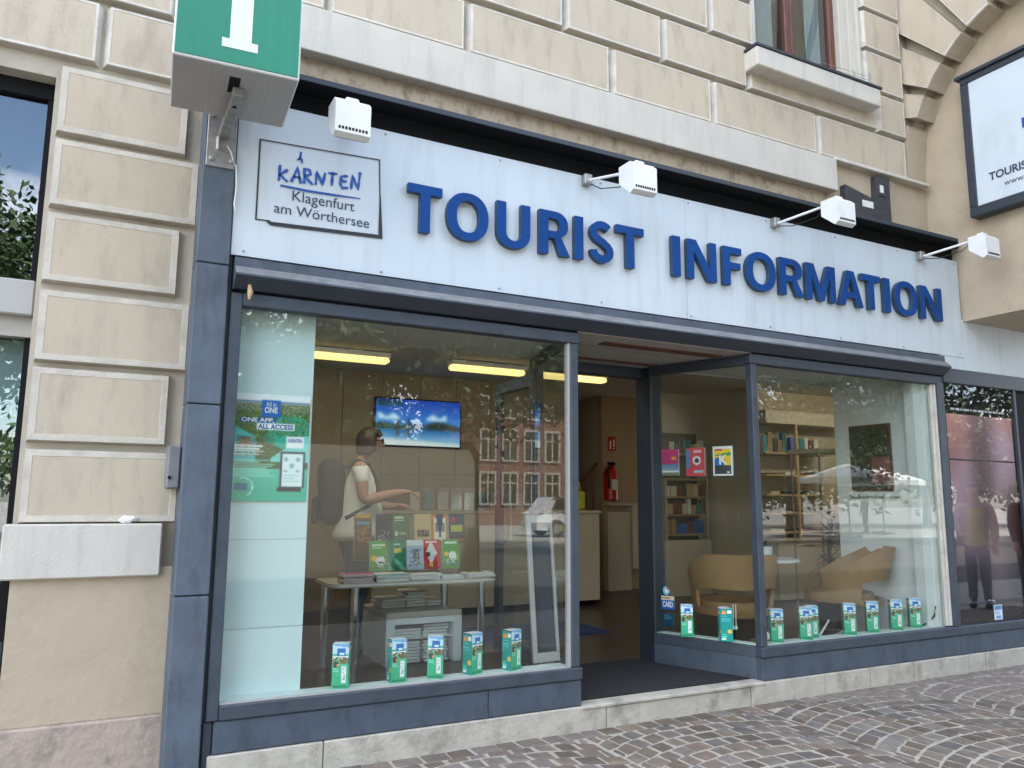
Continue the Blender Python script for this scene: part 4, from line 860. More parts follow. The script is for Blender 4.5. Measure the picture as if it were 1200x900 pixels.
# magazine piles along the front edge
def pile(x0, x1, n, cols, lab, seed):
    rr = random.Random(seed); t = thing('magazine_pile', lab, 'magazines', ((x0 + x1) / 2, 1.70, TZ), 'magazine piles on the display table'); z = TZ + .002
    for k in range(n):
        th = rr.uniform(.008, .013); dx, dy = rr.uniform(-.012, .012), rr.uniform(-.01, .01); mb = MB(); mk = mb.mark()
        mb.box(x0 + dx, x1 + dx, 1.64 + dy, 1.79 + dy, z, z + th * .75, 1); mb.box(x0 + dx, x1 + dx, 1.637 + dy, 1.79 + dy, z + th * .76, z + th, 0)
        mb.xf(mk, T(((x0 + x1) / 2, 1.7, 0), R(rr.uniform(-5, 5))) @ T((-(x0 + x1) / 2, -1.7, 0))); mb.build('magazine', [cols[k % len(cols)], 'paper'], t); z += th
pile(wx(402, 1.65, .93), wx(438, 1.65, .93), 8, ['magenta', 'magenta', 'white_face'], 'pile of magenta magazines at the left end of the table', 1)
pile(wx(441, 1.65, .93), wx(478, 1.65, .93), 6, ['white_face', 'sticker_teal', 'paper'], 'fanned pile of white magazines left of the table centre', 2)
pile(wx(482, 1.65, .93), wx(516, 1.65, .93), 5, ['paper', 'white_face'], 'pile of white magazines at the table centre', 3)
pile(wx(519, 1.65, .93), wx(544, 1.65, .93), 3, ['white_face'], 'thin white magazine pile under the right end brochure', 4)
pile(wx(545, 1.70, .93), wx(576, 1.70, .93), 4, ['white_face', 'paper'], 'pile topped by a yellow-green booklet at the right table end', 5)
c = Cv(14, 12, (70, 75, 50)); c.rect(0, .5, .8, .9, (200, 190, 40)); c.rect(.5, .1, 1, .5, (120, 140, 70)); m_ = MB(); m_.sheet(.17, .12, c.a, .006); o = m_.build('booklet', ['print']); o.location = Vector((wx(547, 1.68, .95), 1.65, TZ + .052)) * S; o.rotation_euler = (R(-90), 0, R(6)); tag(o, 'yellow and dark booklet lying on the right magazine pile', 'booklet')
# low cabinet with open shelves and paper piles
cb = thing('low_cabinet', 'grey-white cabinet with open front under the display table', 'cabinet', (2.7, 2.2, FZ))
CX0, CX1, CY0, CY1, CZ = 2.30, 3.02, 1.85, 2.60, .615
MB().box(CX0, CX1, CY0 + .002, CY1, CZ - .05, CZ, 0, .006).build('top', ['cream'], cb); MB().box(CX0, CX0 + .08, CY0, CY1 - .01, FZ, CZ - .051, 0, .004).build('side', ['wall_white'], cb); MB().box(CX1 - .08, CX1, CY0, CY1 - .01, FZ, CZ - .051, 0, .004).build('side', ['wall_white'], cb); MB().box(CX0 + .081, CX1 - .081, CY1 - .05, CY1 - .02, FZ, CZ - .051).build('back', ['dark_room'], cb); MB().box(CX0 + .081, CX1 - .081, CY0 + .02, CY1 - .051, .38, .388).build('shelf', ['wall_white'], cb); MB().box(CX0 + .081, CX1 - .081, CY0, CY0 + .03, CZ - .105, CZ - .051).build('front_rail', ['wall_white'], cb)
for i, (a, b, z0, n) in enumerate(((2.39, 2.64, .17, 7), (2.67, 2.90, .17, 7), (2.39, 2.64, .39, 3), (2.67, 2.91, .39, 4), (2.36, 2.58, .62, 3), (2.60, 2.78, .62, 5), (2.80, 2.98, .62, 2))):
    t = thing('paper_pile', 'pile of pale folded leaflets ' + ('in the lower left cabinet bay', 'in the lower right cabinet bay', 'on the left of the cabinet shelf', 'on the right of the cabinet shelf', 'on top of the cabinet at its left', 'tall, in the middle of the cabinet top', 'low, at the right of the cabinet top')[i], 'paper pile', ((a + b) / 2, 2.1, z0), 'leaflet piles in and on the low cabinet')
    y0 = 1.90 if i < 4 else 2.15
    for k in range(n): d = random.uniform(-.01, .01); MB().box(a + d, b + d, y0 + random.uniform(-.01, .01), y0 + .3, z0 + k * .027, z0 + k * .027 + .022, 0, .003).build('bundle', ['paper'], t)
# leaning display frame and boards on the floor
lf = thing('display_stand', 'tall white display frame leaning beside the entrance', 'display frame', (3.0, .22, .44), local=True); lf.rotation_euler = (R(-6), 0, R(3)); lf.location = Vector((2.86, .20, .44)) * S
def fpart(nm, m, *b): MB().box(*b, 0, .004).build(nm, [m], lf)
fpart('stile', 'grey_panel', 0, .034, 0, .03, 0, 1.06); fpart('stile', 'grey_panel', .205, .225, 0, .03, .07, 1.06); fpart('rail', 'grey_panel', .035, .204, 0, .03, 1.0, 1.06); fpart('foot_panel', 'grey_panel', .035, .225, .0, .03, 0, .068); fpart('backing', 'frame_dark', .036, .204, .018, .024, .07, .998)
bb = MB(); bb.box(0, .60, 0, .30, 0, .012); o = bb.build('foam_board', ['wall_white']); o.location = Vector((2.80, .34, FZ + .001)) * S; o.rotation_euler = (0, 0, R(20)); tag(o, 'white board lying on the floor by the leaning frame', 'board')
lp = thing('leaning_board', 'second narrow white panel leaning behind the display frame', 'panel', (3.05, .45, FZ), local=True); lp.location = Vector((2.99, .30, FZ)) * S; lp.rotation_euler = (R(-6), 0, R(5)); MB().box(0, .03, 0, .02, 0, 1.30).build('edge', ['grey_panel'], lp); MB().box(.031, .12, .004, .016, 0, 1.30).build('panel_sheet', ['grey_panel'], lp)

# ---- wall screen
tv = thing('wall_screen', 'wall screen showing a blue lake beach under a blue sky', 'screen', (3.85, 5.5, 2.6))
V0, V1, VZ0, VZ1 = 3.275, 4.575, 2.33, 3.01
c = Cv(96, 54, (20, 90, 190)); c.grad(.45, 1, (60, 130, 205), (3, 55, 160)); c.where((c.v < .66 + .04 * np.sin(c.u * 40)) & (c.v > .56) & (np.sin(c.u * 11) > .2), (170, 205, 235)); c.where((c.v > .3) & (c.v < .44 + .10 * np.exp(-((c.u - .75) / .16) ** 2) + .05 * np.exp(-((c.u - .08) / .1) ** 2)), (25, 50, 45)); c.where((c.v > .34) & (c.v < .46 + .05 * np.exp(-((c.u - .48) / .06) ** 2)) & (np.abs(c.u - .48) < .12), (40, 70, 105)); c.grad(0, .345, (150, 190, 215), (30, 95, 160)); c.where(c.v < .16 - .1 * c.u, (190, 205, 210)); c.speck(0, .86, .3, 1, [(20, 40, 25), (30, 60, 30)], .5); c.rect(.24, .20, .27, .5, (60, 50, 50)); c.rect(.36, .20, .40, .54, (50, 55, 60)); c.disc(.255, .52, .016, (60, 45, 40)); c.disc(.38, .56, .016, (60, 45, 40))
for _ in range(3):
    b2 = np.pad(c.a, ((1, 1), (1, 1), (0, 0)), 'edge'); c.a = sum(b2[dy:dy + 54, dx:dx + 96] for dy in (0, 1, 2) for dx in (0, 1, 2)) / 9
sc_ = MB(); sc_.sheet(V1 - V0 - .04, VZ1 - VZ0 - .04, c.a, 0); sc_.xf(0, T((V0 + .02, 5.475, VZ0 + .02))); sc_.build('screen', ['screen'], tv, fix=False)
MB().box(V0, V1, 5.478, 5.533, VZ0, VZ1, 0, .006).build('casing', ['black'], tv)
# ---- reception counter and cupboards
rc = thing('reception_counter', 'long cream reception counter below the wall screen', 'counter', (4.7, 4.7, FZ))
MB().box(3.0, 6.30, 4.50, 4.54, FZ + .08, 1.42).build('front', ['cream'], rc); MB().box(2.95, 6.32, 4.47, 5.05, 1.421, 1.465, 0, .008).build('worktop', ['cream'], rc); MB().box(6.26, 6.30, 4.541, 5.0, FZ + .08, 1.42).build('end_panel', ['cream'], rc); MB().box(3.05, 6.25, 4.56, 4.58, FZ, FZ + .079).build('plinth_board', ['black'], rc)
lr = thing('leaflet_holder', 'row of clear leaflet pockets along the reception counter', 'leaflet holder', (4.3, 4.6, 1.465))
for k in range(9): MB().box(3.5 + k * .19, 3.66 + k * .19, 4.62, 4.63, 1.467, 1.76).build('pocket', ['acrylic'], lr); MB().box(3.515 + k * .19, 3.645 + k * .19, 4.634, 4.642, 1.467, 1.70).build('leaflet', [('paper', 'sticker_teal', 'cream', 'grey_panel')[k % 4]], lr)
gb = thing('green_bag', 'lime green bag standing on the counter end', 'bag', (6.0, 4.8, 1.465)); b_ = MB(); b_.box(6.02, 6.24, 4.74, 4.90, 1.466, 1.74, 0, .03); b_.build('bag_body', ['lime'], gb); MB().tube([(6.07, 4.82, 1.74), (6.09, 4.82, 1.86), (6.17, 4.82, 1.86), (6.19, 4.82, 1.74)], .012, 6).build('handle', ['lime'], gb)
cu_ = thing('cupboard', 'pale wall cupboards beside the stair', 'cupboard', (7.9, 5.9, FZ))
MB().box(7.40, 7.86, 5.90, 5.995, FZ, 1.42).build('door', ['cream'], cu_); MB().box(7.87, 8.5, 5.86, 5.995, .50, 1.52).build('door', ['cream'], cu_); MB().box(7.40, 8.6, 5.88, 5.995, 1.53, 1.56).build('shelf', ['cream'], cu_); MB().box(8.06, 8.08, 5.85, 5.86, 1.1, 1.3).build('handle', ['steel'], cu_)
fe = thing('fire_extinguisher', 'red fire extinguisher hanging on the beige wall by the stair', 'fire extinguisher', (7.44, 5.9, 1.6))
MB().lathe([(.03, 1.60), (.115, 1.62), (.115, 2.06), (.08, 2.14), (.035, 2.17)], 7.45, 5.87, 16).build('cylinder', ['red'], fe, smooth=True); MB().box(7.40, 7.53, 5.84, 5.90, 2.175, 2.235, 0, .01).build('valve', ['black'], fe); MB().tube([(7.42, 5.80, 2.2), (7.33, 5.78, 2.1), (7.34, 5.76, 1.8)], .018, 6).build('hose', ['black'], fe)
MB().box(7.39, 7.51, 5.748, 5.757, 1.78, 1.95).build('label', ['paper'], fe)
fsn = thing('fire_sign', 'small red fire equipment sign on the beige wall', 'sign', (7.55, 5.98, 2.5)); MB().box(7.49, 7.64, 5.985, 5.997, 2.43, 2.67).build('plate', ['red'], fsn); sy = MB(); sy.box(7.515, 7.545, 5.983, 5.9845, 2.46, 2.60); sy.box(7.585, 7.615, 5.983, 5.9845, 2.50, 2.62); sy.box(7.585, 7.615, 5.983, 5.9845, 2.46, 2.48); sy.build('symbol', ['white_ink'], fsn)
bm_ = MB(); bm_.box(3.1, 5.14, 2.55, 3.45, FZ, FZ + .012); tag(bm_.build('blue_carpet', ['blue_mat']), 'blue carpet runner on the dark floor behind the table', 'carpet')

# ================================================================== RIGHT WINDOW
def shelf_unit(name, label, x0, x1, y, z0, levels, upr, m, hide=None):
    t = thing(name, label, 'shelves', ((x0 + x1) / 2, y, z0))
    for z in levels: MB().box(x0, x1, y - .32, y, z - .03, z, 0, .004).build('shelf', [m], t)
    for u in upr: MB().box(u - .025, u + .025, y - .33, y - .29, z0, levels[-1] + .5 if u == upr[len(upr) // 2] else levels[-1], 0, .004).build('upright', [m], t)
    return t
shelf_unit('wooden_shelves', 'wooden shelves under a pelmet behind the round table', 8.93, 10.35, 4.22, 1.0, (1.16, 1.44, 1.72, 2.02, 2.36), (9.60,), 'wood')
MB_ = thing('low_cupboard', 'long cream low cupboard below the wooden shelves', 'cupboard', (9.6, 4, FZ)); MB().box(8.93, 11.3, 3.72, 4.22, FZ + .02, 1.02).build('carcass', ['cream'], MB_); MB().box(8.93, 11.3, 3.70, 4.24, 1.021, 1.06, 0, .005).build('worktop', ['cream'], MB_)
cols = [('dark_wood', 'tan', 'cream'), ('sticker_teal', 'sticker_blue', 'wood'), ('frame_dark', 'paper', 'dark_wood')]
def books(x0, x1, y, z, hmax, group, place_, seed, n=None, tilt=True, front=None):
    rr = random.Random(seed); x = x0; k = 0; od = ('first', 'second', 'third', 'fourth', 'fifth', 'sixth', 'seventh', 'eighth', 'ninth', 'tenth', 'eleventh', 'twelfth'); tone = {'dark_wood': 'brown', 'tan': 'tan', 'cream': 'cream', 'sticker_teal': 'teal', 'sticker_blue': 'blue', 'wood': 'pale brown', 'frame_dark': 'dark', 'paper': 'white'}
    while x < x1 and (n is None or k < n):
        w = rr.uniform(.07, .13); h = hmax * rr.uniform(.6, 1); mm = rr.choice(cols[rr.randrange(3)])
        b = MB(); b.box(x, x + w - .012, y - .10, y - .03, z + .002, z + h, 0, .003); o = b.build('book', [mm]); tag(o, tone[mm] + ' booklet, ' + od[k] + ' from the left ' + place_, 'book', group); x += w; k += 1
books(8.98, 9.55, 4.2, 2.36, .34, 'books on the top wooden shelf', 'on the top wooden shelf before its upright', 5); books(9.68, 10.3, 4.2, 2.36, .28, 'books on the top wooden shelf', 'on the top wooden shelf after its upright', 6)
for i, z in enumerate((1.16, 1.44, 1.72, 2.02)):
    for k in range(4):
        x = 9.0 + k * .33 + random.uniform(0, .05); b = MB(); b.box(x, x + random.uniform(.18, .27), 3.93, 4.15, z + .001, z + random.uniform(.02, .05)); tag(b.build('leaflet_stack', [random.choice(('dark_wood', 'paper', 'frame_dark', 'cream'))]), 'flat leaflet stack, ' + ('first', 'second', 'third', 'fourth')[k] + ' from the left on ' + ('the lowest', 'the second', 'the third', 'the fourth')[i] + ' wooden shelf', 'leaflets', 'leaflets on the ' + ('lowest', 'second', 'third', 'fourth')[i] + ' wooden shelf')
cn_ = thing('wall_cove', 'beige pelmet board over the wooden shelves', 'pelmet', (9.6, 4.2, 2.9)); MB().box(8.93, 10.8, 3.86, 4.24, 2.80, 3.0).build('board', ['cream'], cn_)
ds = shelf_unit('card_shelves', 'dark card shelves seen through the entrance side pane', 7.80, 8.68, 5.24, 1.0, (1.10, 1.40, 1.68, 1.96), (7.82, 8.66), 'beige')
MB().box(7.78, 8.70, 5.20, 5.24, 1.0, 2.7).build('back', ['dark_room'], ds); MB().box(7.78, 8.70, 4.9, 5.22, FZ, 1.0).build('base_cupboard', ['cream'], ds); MB().box(7.80, 8.68, 4.94, 5.24, 2.33, 2.36).build('shelf', ['beige'], ds)
for i, z in enumerate((1.10, 1.40, 1.68, 2.36)): books(7.86, 8.62, 5.1, z, .24, 'cards on the dark shelves', 'on the ' + ('lowest', 'second', 'third', 'topmost')[i] + ' dark card shelf', 20 + i)
# round table with potted plant
rt = thing('round_table', 'round white bistro table between the tan armchairs', 'table', (6.22, 1.25, FZ))
MB().lathe([(.30, .985), (.335, .99), (.335, 1.015), (.30, 1.02)], 6.25, 1.3, 28).build('top', ['white'], rt); MB().lathe([(.20, FZ), (.20, FZ + .02), (.03, FZ + .05), (.028, .985)], 6.25, 1.3, 14).build('stem', ['chrome'], rt, smooth=True)
pl = thing('succulent_pot', 'small succulent in a white pot on the round table', 'potted plant', (6.1, 1.2, 1.02)); MB().lathe([(.085, 1.021), (.098, 1.03), (.10, 1.15), (.09, 1.15), (.088, 1.13)], 6.08, 1.18, 18).build('pot', ['pot'], pl, smooth=True)
lv = MB()
def leaf(mb, base, d, L, w, sag, n=4):
    base = Vector(base); d = Vector(d).normalized(); side = d.cross(Vector((0, 0, 1)));
    side = side.normalized() if side.length > .01 else Vector((1, 0, 0)); i = len(mb.v)
    for k in range(n + 1):
        t = k / n; p = base + d * (L * t) + Vector((0, 0, -sag * t * t)); ww = w * (1 - t) ** .7 * min(1, t * 3 + .4); mb.v += [tuple(p - side * ww), tuple(p + side * ww)]
    for k in range(n): mb.face((i + 2 * k, i + 2 * k + 2, i + 2 * k + 3, i + 2 * k + 1))
for k in range(26): a = random.uniform(0, 6.28); leaf(lv, (6.08, 1.18, 1.14), (math.cos(a), math.sin(a), random.uniform(.3, 1.6)), random.uniform(.08, .15), .016, .03)
lv.build('leaves', ['leaf_dry'], pl)
def armchair(label, loc, rz):
    """shell armchair: curved back with an opening over the seat, swept arms, swivel foot"""
    t = thing('armchair', label, 'armchair', loc, 'tan shell armchairs', local=True); t.rotation_euler = (0, 0, rz)
    sh = MB(); n = 24; NV = 9
    def surf(u, v, o):
        a = R(-128 + 256 * u); w = abs(2 * u - 1); top = .90 - .30 * max(0, w - .40) ** 1.1 / .6; bot = .32 + .05 * w
        r = .36 + .05 * (v) + o; z = bot + (top - bot) * v
        return (r * math.sin(a) * 1.02, r * math.cos(a) * .95 + .02 + .10 * v * (1 - w), z)
    for lay, o in ((0, 0), (1, -.036)):
        for i in range(n + 1):
            for j in range(NV + 1): sh.v.append(surf(i / n, j / NV, o))
    st_ = (n + 1) * (NV + 1)
    def hole(i, j): return .22 < (i + .5) / n < .78 and 1 <= j < 4
    cells = [(i, j) for i in range(n) for j in range(NV) if not hole(i, j)]; cs = set(cells)
    for i, j in cells:
        a = i * (NV + 1) + j; b = a + NV + 1; sh.face((a, b, b + 1, a + 1)); sh.face((st_ + a, st_ + a + 1, st_ + b + 1, st_ + b))
        for (di, dj, p, q) in ((-1, 0, a, a + 1), (1, 0, b, b + 1), (0, -1, a, b), (0, 1, a + 1, b + 1)):
            if (i + di, j + dj) not in cs: sh.face((p, q, st_ + q, st_ + p))
    sh.build('shell', ['tan'], t, smooth=60)
    se = MB(); se.prism([(.33 * math.cos(R(a)), .33 * math.sin(R(a)) - .05) for a in range(0, 360, 18)], 'z', .36, .45); se.build('seat', ['tan'], t, smooth=50)
    MB().lathe([(.03, .03), (.03, .36)], 0, 0, 12).build('stem', ['chrome'], t, smooth=True)
    for k in range(4): a = R(45 + 90 * k); MB().tube([(0, 0, .06), (.30 * math.cos(a), .30 * math.sin(a), .018)], [.02, .012], 6).build('foot', ['chrome'], t)
    return t
armchair('tan shell armchair seen from behind, left of the round table', (5.46, .98, FZ + .06), R(153))
armchair('tan shell armchair in front of the white partition', (6.80, .80, FZ + .10), R(-134))
# glass display case, dracaena, picture, coat rail, socket and cable
gc = thing('display_case', 'tall glass display case behind the right armchair', 'display case', (8.1, 2.1, FZ))
for x in (7.86, 8.36):
    for y in (1.95, 2.4): MB().tube([(x, y, FZ), (x, y, 2.22)], .012, 6).build('post', ['steel'], gc)
for z in (.5, 1.05, 1.6): MB().box(7.86, 8.36, 1.95, 2.4, z, z + .012).build('shelf', ['acrylic'], gc)
MB().box(7.82, 8.40, 1.92, 2.44, 2.21, 2.26).build('top', ['cream'], gc)
bt = thing('bottle', 'pale bottle standing in the glass display case', 'bottle', (8.2, 2.1, 1.07)); MB().lathe([(.07, 1.065), (.07, 1.35), (.03, 1.42), (.03, 1.47)], 8.22, 2.1, 14).build('body', ['pot'], bt, smooth=True)
dp = thing('dracaena', 'spiky dark potted plant between the shelves and the case', 'potted plant', (7.7, 2.0, FZ)); MB().lathe([(.15, FZ + .001), (.19, .55), (.16, .55)], 7.74, 1.75, 16).build('pot', ['frame_dark'], dp, smooth=True); MB().tube([(7.74, 1.75, .5), (7.72, 1.76, 1.0), (7.76, 1.74, 1.4)], .025, 8).build('stem', ['bark'], dp)
lv = MB()
for k in range(90): a = random.uniform(0, 6.28); z = random.uniform(.75, 1.45); leaf(lv, (7.74, 1.75, z), (math.cos(a), math.sin(a), random.uniform(.2, 1.3)), random.uniform(.25, .42), .018, .16)
lv.build('leaves', ['leaf_dry'], dp)
pc = thing('framed_picture', 'dark framed picture on the white partition above the coat hooks', 'picture', (7.2, .7, 2.1)); MB().box(7.195, 7.214, .45, .96, 1.72, 2.42, 0, .004).build('frame', ['dark_wood'], pc)
c = Cv(30, 40, (70, 72, 62)); c.speck(0, .45, 1, 1, [(60, 70, 40), (90, 85, 60), (40, 50, 35)], .7); c.rect(.55, .1, 1, .5, (140, 95, 90)); p_ = MB(); p_.sheet(.47, .66, c.a, 0); p_.xf(0, T((7.1935, .94, 1.74), R(-90))); p_.build('print_sheet', ['print'], pc)
ck = thing('coat_rail', 'narrow coat hook rail under the framed picture', 'coat rail', (7.2, .7, 1.66)); MB().box(7.20, 7.214, .40, .98, 1.645, 1.665).build('rail', ['steel'], ck)
for k in range(6): MB().tube([(7.20, .45 + k * .1, 1.655), (7.17, .45 + k * .1, 1.65), (7.165, .45 + k * .1, 1.69)], .006, 6).build('hook', ['steel'], ck)
so_ = thing('wall_socket', 'white double wall socket low on the white partition', 'socket', (7.2, .45, .55)); MB().box(7.196, 7.214, .38, .52, .50, .575, 0, .006).build('plate', ['white'], so_)
for k in (0, 1): MB().lathe([(.022, 0), (.022, .004)], 0, 0, 12).xf(0, T((7.1955, .415 + k * .07, .538), 0, 0, R(-90))).build('insert', ['grey_panel'], so_)
cbl = MB(); cbl.tube([(6.97, .12, .443), (7.05, .13, .444), (7.13, .12, .47), (7.18, .09, .53), (7.195, .08, .62)], .009, 6); tag(cbl.build('power_cable', ['cable'], smooth=True), 'black cable running along the ledge up the window corner', 'cable')
rod = MB(); rod.tube([(5.68, .14, .445), (5.93, .25, .545)], .009, 8); tag(rod.build('white_rod', ['white']), 'thin white rod leaning in the window beside the cartons', 'rod')
pg = thing('plug_cords', 'two short white plugs hanging at the corner post', 'cord', (4.9, .2, .55))
for k in (0, 1): MB().tube([(4.845 + k * .03, .30, .74), (4.843 + k * .03, .30, .56)], .004, 5).build('cord', ['white'], pg); MB().box(4.836 + k * .03, 4.852 + k * .03, .29, .31, .53, .56, 0, .003).build('plug', ['white'], pg)
MB_ = MB(); MB_.lathe([(.03, 0), (.034, .005), (.034, .03), (.02, .04)], 0, 0, 14); MB_.xf(0, T((4.99, .10, .50), 0, R(90))); tag(MB_.build('window_spot', ['white']), 'small round white fitting at the foot of the corner post', 'fitting')
# brochures in clear pockets on the entrance side pane, stickers below
ud = Vector((RB[0] - RA[0], RB[1] - RA[1], 0)).normalized()
ang = math.atan2(ud.y, ud.x) + math.pi
def on_pane(s_, z, off=.0): return (RA[0] + .03 + ud.x * s_ - off * ud.y, RA[1] + ud.y * s_ + off * ud.x, z)
CO = [(.885, .71, 1.835, 2.075, lambda c: (c.grad(.45, 1, (190, 15, 110), (200, 30, 120)), c.rect(.6, .6, .85, .72, (230, 170, 50)), c.grad(0, .45, (200, 205, 205), (70, 110, 160)), c.rect(0, 0, 1, .15, (120, 125, 115)), c.rect(0, .12, 1, .18, (235, 235, 235))), 'magenta magazine with a lake photo in the entrance pane'),
      (.635, .45, 1.825, 2.078, lambda c: (c.rect(0, 0, 1, 1, (205, 65, 80)), c.rect(0, .3, .22, .9, (70, 130, 190)), c.disc(.58, .55, .22, (235, 225, 225)), c.disc(.58, .55, .12, (60, 60, 80)), c.rect(.4, .82, .85, .92, (225, 190, 190)), c.rect(.4, .12, .9, .22, (150, 190, 195))), 'red magazine with a round emblem in the entrance pane'),
      (.37, .185, 1.825, 2.082, lambda c: (c.rect(0, 0, 1, 1, (235, 235, 232)), c.rect(.08, .05, .9, .92, (245, 200, 40)), c.rect(.08, .05, .9, .36, (60, 62, 66)), c.where((c.v > .36) & (c.v < .62) & (c.u > .08) & (c.u < .9) & (c.v < .45 + .2 * np.sin(c.u * 6)), (30, 110, 185)), c.where((c.v > .68) & (c.v < .8) & (c.u > .08) & (c.u < .9) & (c.v < .7 + .1 * c.u), (70, 150, 70)), c.rect(.12, .84, .5, .9, (200, 50, 50)), c.rect(.7, .1, .85, .14, (230, 230, 230))), 'yellow and blue magazine with a white K in the entrance pane')]
for s0, s1, z0, z1, fn, lab in CO:
    c = Cv(24, 34, (200, 200, 200)); fn(c); b = MB(); b.sheet(s0 - s1, z1 - z0, c.a, .012); mt = T(on_pane(s0, z0, -.0), ang + math.pi * 0); o = b.build('magazine', ['print']); o.location = Vector(on_pane(s0, z0, -.028)) * S; o.rotation_euler = (0, 0, ang + math.pi * 2); tag(o, lab, 'magazine', 'magazines in the entrance pane')
ph = thing('magazine_pocket', 'clear acrylic pocket rail behind the entrance pane', 'pocket rail', on_pane(.5, 1.82, -.02)); slab((RA[0] + .075 + ud.x * .05, RA[1] + ud.y * .05), (RA[0] + .075 + ud.x * .9, RA[1] + ud.y * .9), -.004, 1.80, 2.0, 'pocket', 'acrylic', par=ph); slab((RA[0] + .045 + ud.x * .05, RA[1] + ud.y * .05), (RA[0] + .045 + ud.x * .9, RA[1] + ud.y * .9), -.03, 1.806, 1.815, 'pocket_floor', 'acrylic', par=ph)
kk = MB(); write(kk, 'K', .115, 0, 0, 0, bold=.03, width=.085); kmag = o; o = kk.build('letter', ['white_ink'], kmag); o.location = (.055 * S, -.0015, .10 * S)
def sticker(s0, z0, w, h, fn, lab, grid=(22, 22)):
    c = Cv(grid[0], grid[1], (60, 110, 150)); fn(c); b = MB(); b.sheet(w, h, c.a, .002); o = b.build('sticker', ['print']); o.location = Vector(on_pane(s0, z0, .004)) * S; o.rotation_euler = (0, 0, ang); return tag(o, lab, 'sticker', 'stickers on the entrance pane')
sticker(.885, .765, .075, .085, lambda c: (c.rect(0, 0, 1, 1, (35, 60, 75)), c.disc(.5, .5, .46, (110, 185, 205)), c.disc(.55, .5, .26, (220, 235, 235)), c.where((c.u > .55) & (c.v > .6) & ((c.u - .5) ** 2 + (c.v - .5) ** 2 < .2), (205, 90, 80))), 'round pale blue sticker, topmost on the entrance pane')
sk = sticker(.90, .645, .13, .115, lambda c: (c.rect(0, .72, 1, 1, (225, 205, 170)), c.rect(0, 0, 1, .70, (20, 90, 170)), c.lines(.06, .78, .94, .92, 1, (120, 110, 90), .4)), 'blue card-payment sticker below the round one', (24, 20))
kk = MB(); write(kk, 'CARD', .065, 0, 0, 0, bold=.03, width=.105); o = kk.build('lettering', ['white_ink'], sk); o.location = (.013 * S, -.0015, .022 * S)
sticker(.88, .50, .10, .11, lambda c: (c.rect(0, 0, 1, 1, (15, 60, 85)), c.lines(.1, .5, .9, .9, 3, (80, 150, 170), .5)), 'dark teal sticker, lowest on the entrance pane')

# ---- poster showcase at the right end
pb = thing('poster_case', 'black framed poster case with a blurred pink poster right of the shopfront', 'poster case', (8.0, .05, .43))
MB().box(7.441, 8.66, .05, .09, .432, 2.80).build('back_panel', ['black'], pb)
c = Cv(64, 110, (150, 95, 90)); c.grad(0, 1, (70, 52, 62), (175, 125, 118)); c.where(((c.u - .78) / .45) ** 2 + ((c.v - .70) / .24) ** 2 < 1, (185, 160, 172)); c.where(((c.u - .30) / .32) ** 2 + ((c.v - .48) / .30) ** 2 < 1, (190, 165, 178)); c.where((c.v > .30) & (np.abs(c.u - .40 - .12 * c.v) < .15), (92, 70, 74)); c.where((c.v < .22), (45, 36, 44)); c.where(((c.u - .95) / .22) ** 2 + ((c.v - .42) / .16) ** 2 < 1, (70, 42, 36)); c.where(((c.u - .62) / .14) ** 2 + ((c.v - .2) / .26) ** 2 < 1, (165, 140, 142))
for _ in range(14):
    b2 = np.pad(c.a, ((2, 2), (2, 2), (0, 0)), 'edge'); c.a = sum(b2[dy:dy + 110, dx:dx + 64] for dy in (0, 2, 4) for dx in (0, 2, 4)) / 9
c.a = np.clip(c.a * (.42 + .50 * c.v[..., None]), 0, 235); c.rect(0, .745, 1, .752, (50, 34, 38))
ps = MB(); ps.sheet(1.10, 1.86, c.a, 0); ps.xf(0, T((7.525, .048, .64))); ps.build('poster', ['screen'], pb, fix=False)  # glow added to brighten the poster under the wing
pt = MB(); x_ = 7.60; r9 = random.Random(9)
while x_ < 8.5:
    w_ = r9.uniform(.03, .11); pt.quad((x_, .0465, 2.54), (x_ + w_, .0465, 2.54), (x_ + w_, .0465, 2.562), (x_, .0465, 2.562)); x_ += w_ + .014
pt.build('fine_print', ['white_ink'], pb, kind='stuff')
MB().box(7.442, 8.655, .012, .018, .432, 2.80).build('pane', ['pane_poster'], pb); MB().box(7.442, 8.62, .008, .03, .632, .640).build('rail', ['frame_dark'], pb); MB().box(8.62, 8.655, -.004, .03, .432, 2.80).build('stile', ['frame_dark'], pb); MB().box(8.66, 9.3, .02, .09, .432, 2.80).build('side_panel', ['black'], pb)
c = Cv(16, 18, (205, 222, 235)); c.rect(.08, .68, .92, .92, (90, 130, 175)); c.lines(.12, .35, .88, .62, 3, (150, 180, 205)); c.rect(.2, .08, .8, .28, (120, 160, 195)); b = MB(); b.sheet(.135, .145, c.a, .001); o = b.build('sticker', ['print']); o.location = Vector((7.995, .0095, .452)) * S; tag(o, 'pale blue notice sticker low on the poster case glass', 'sticker')
MB().lathe([(.012, 0), (.012, .02)], 0, 0, 8).xf(0, T((7.985, .008, .637), rx=R(90))).build('lock', ['chrome'], pb)

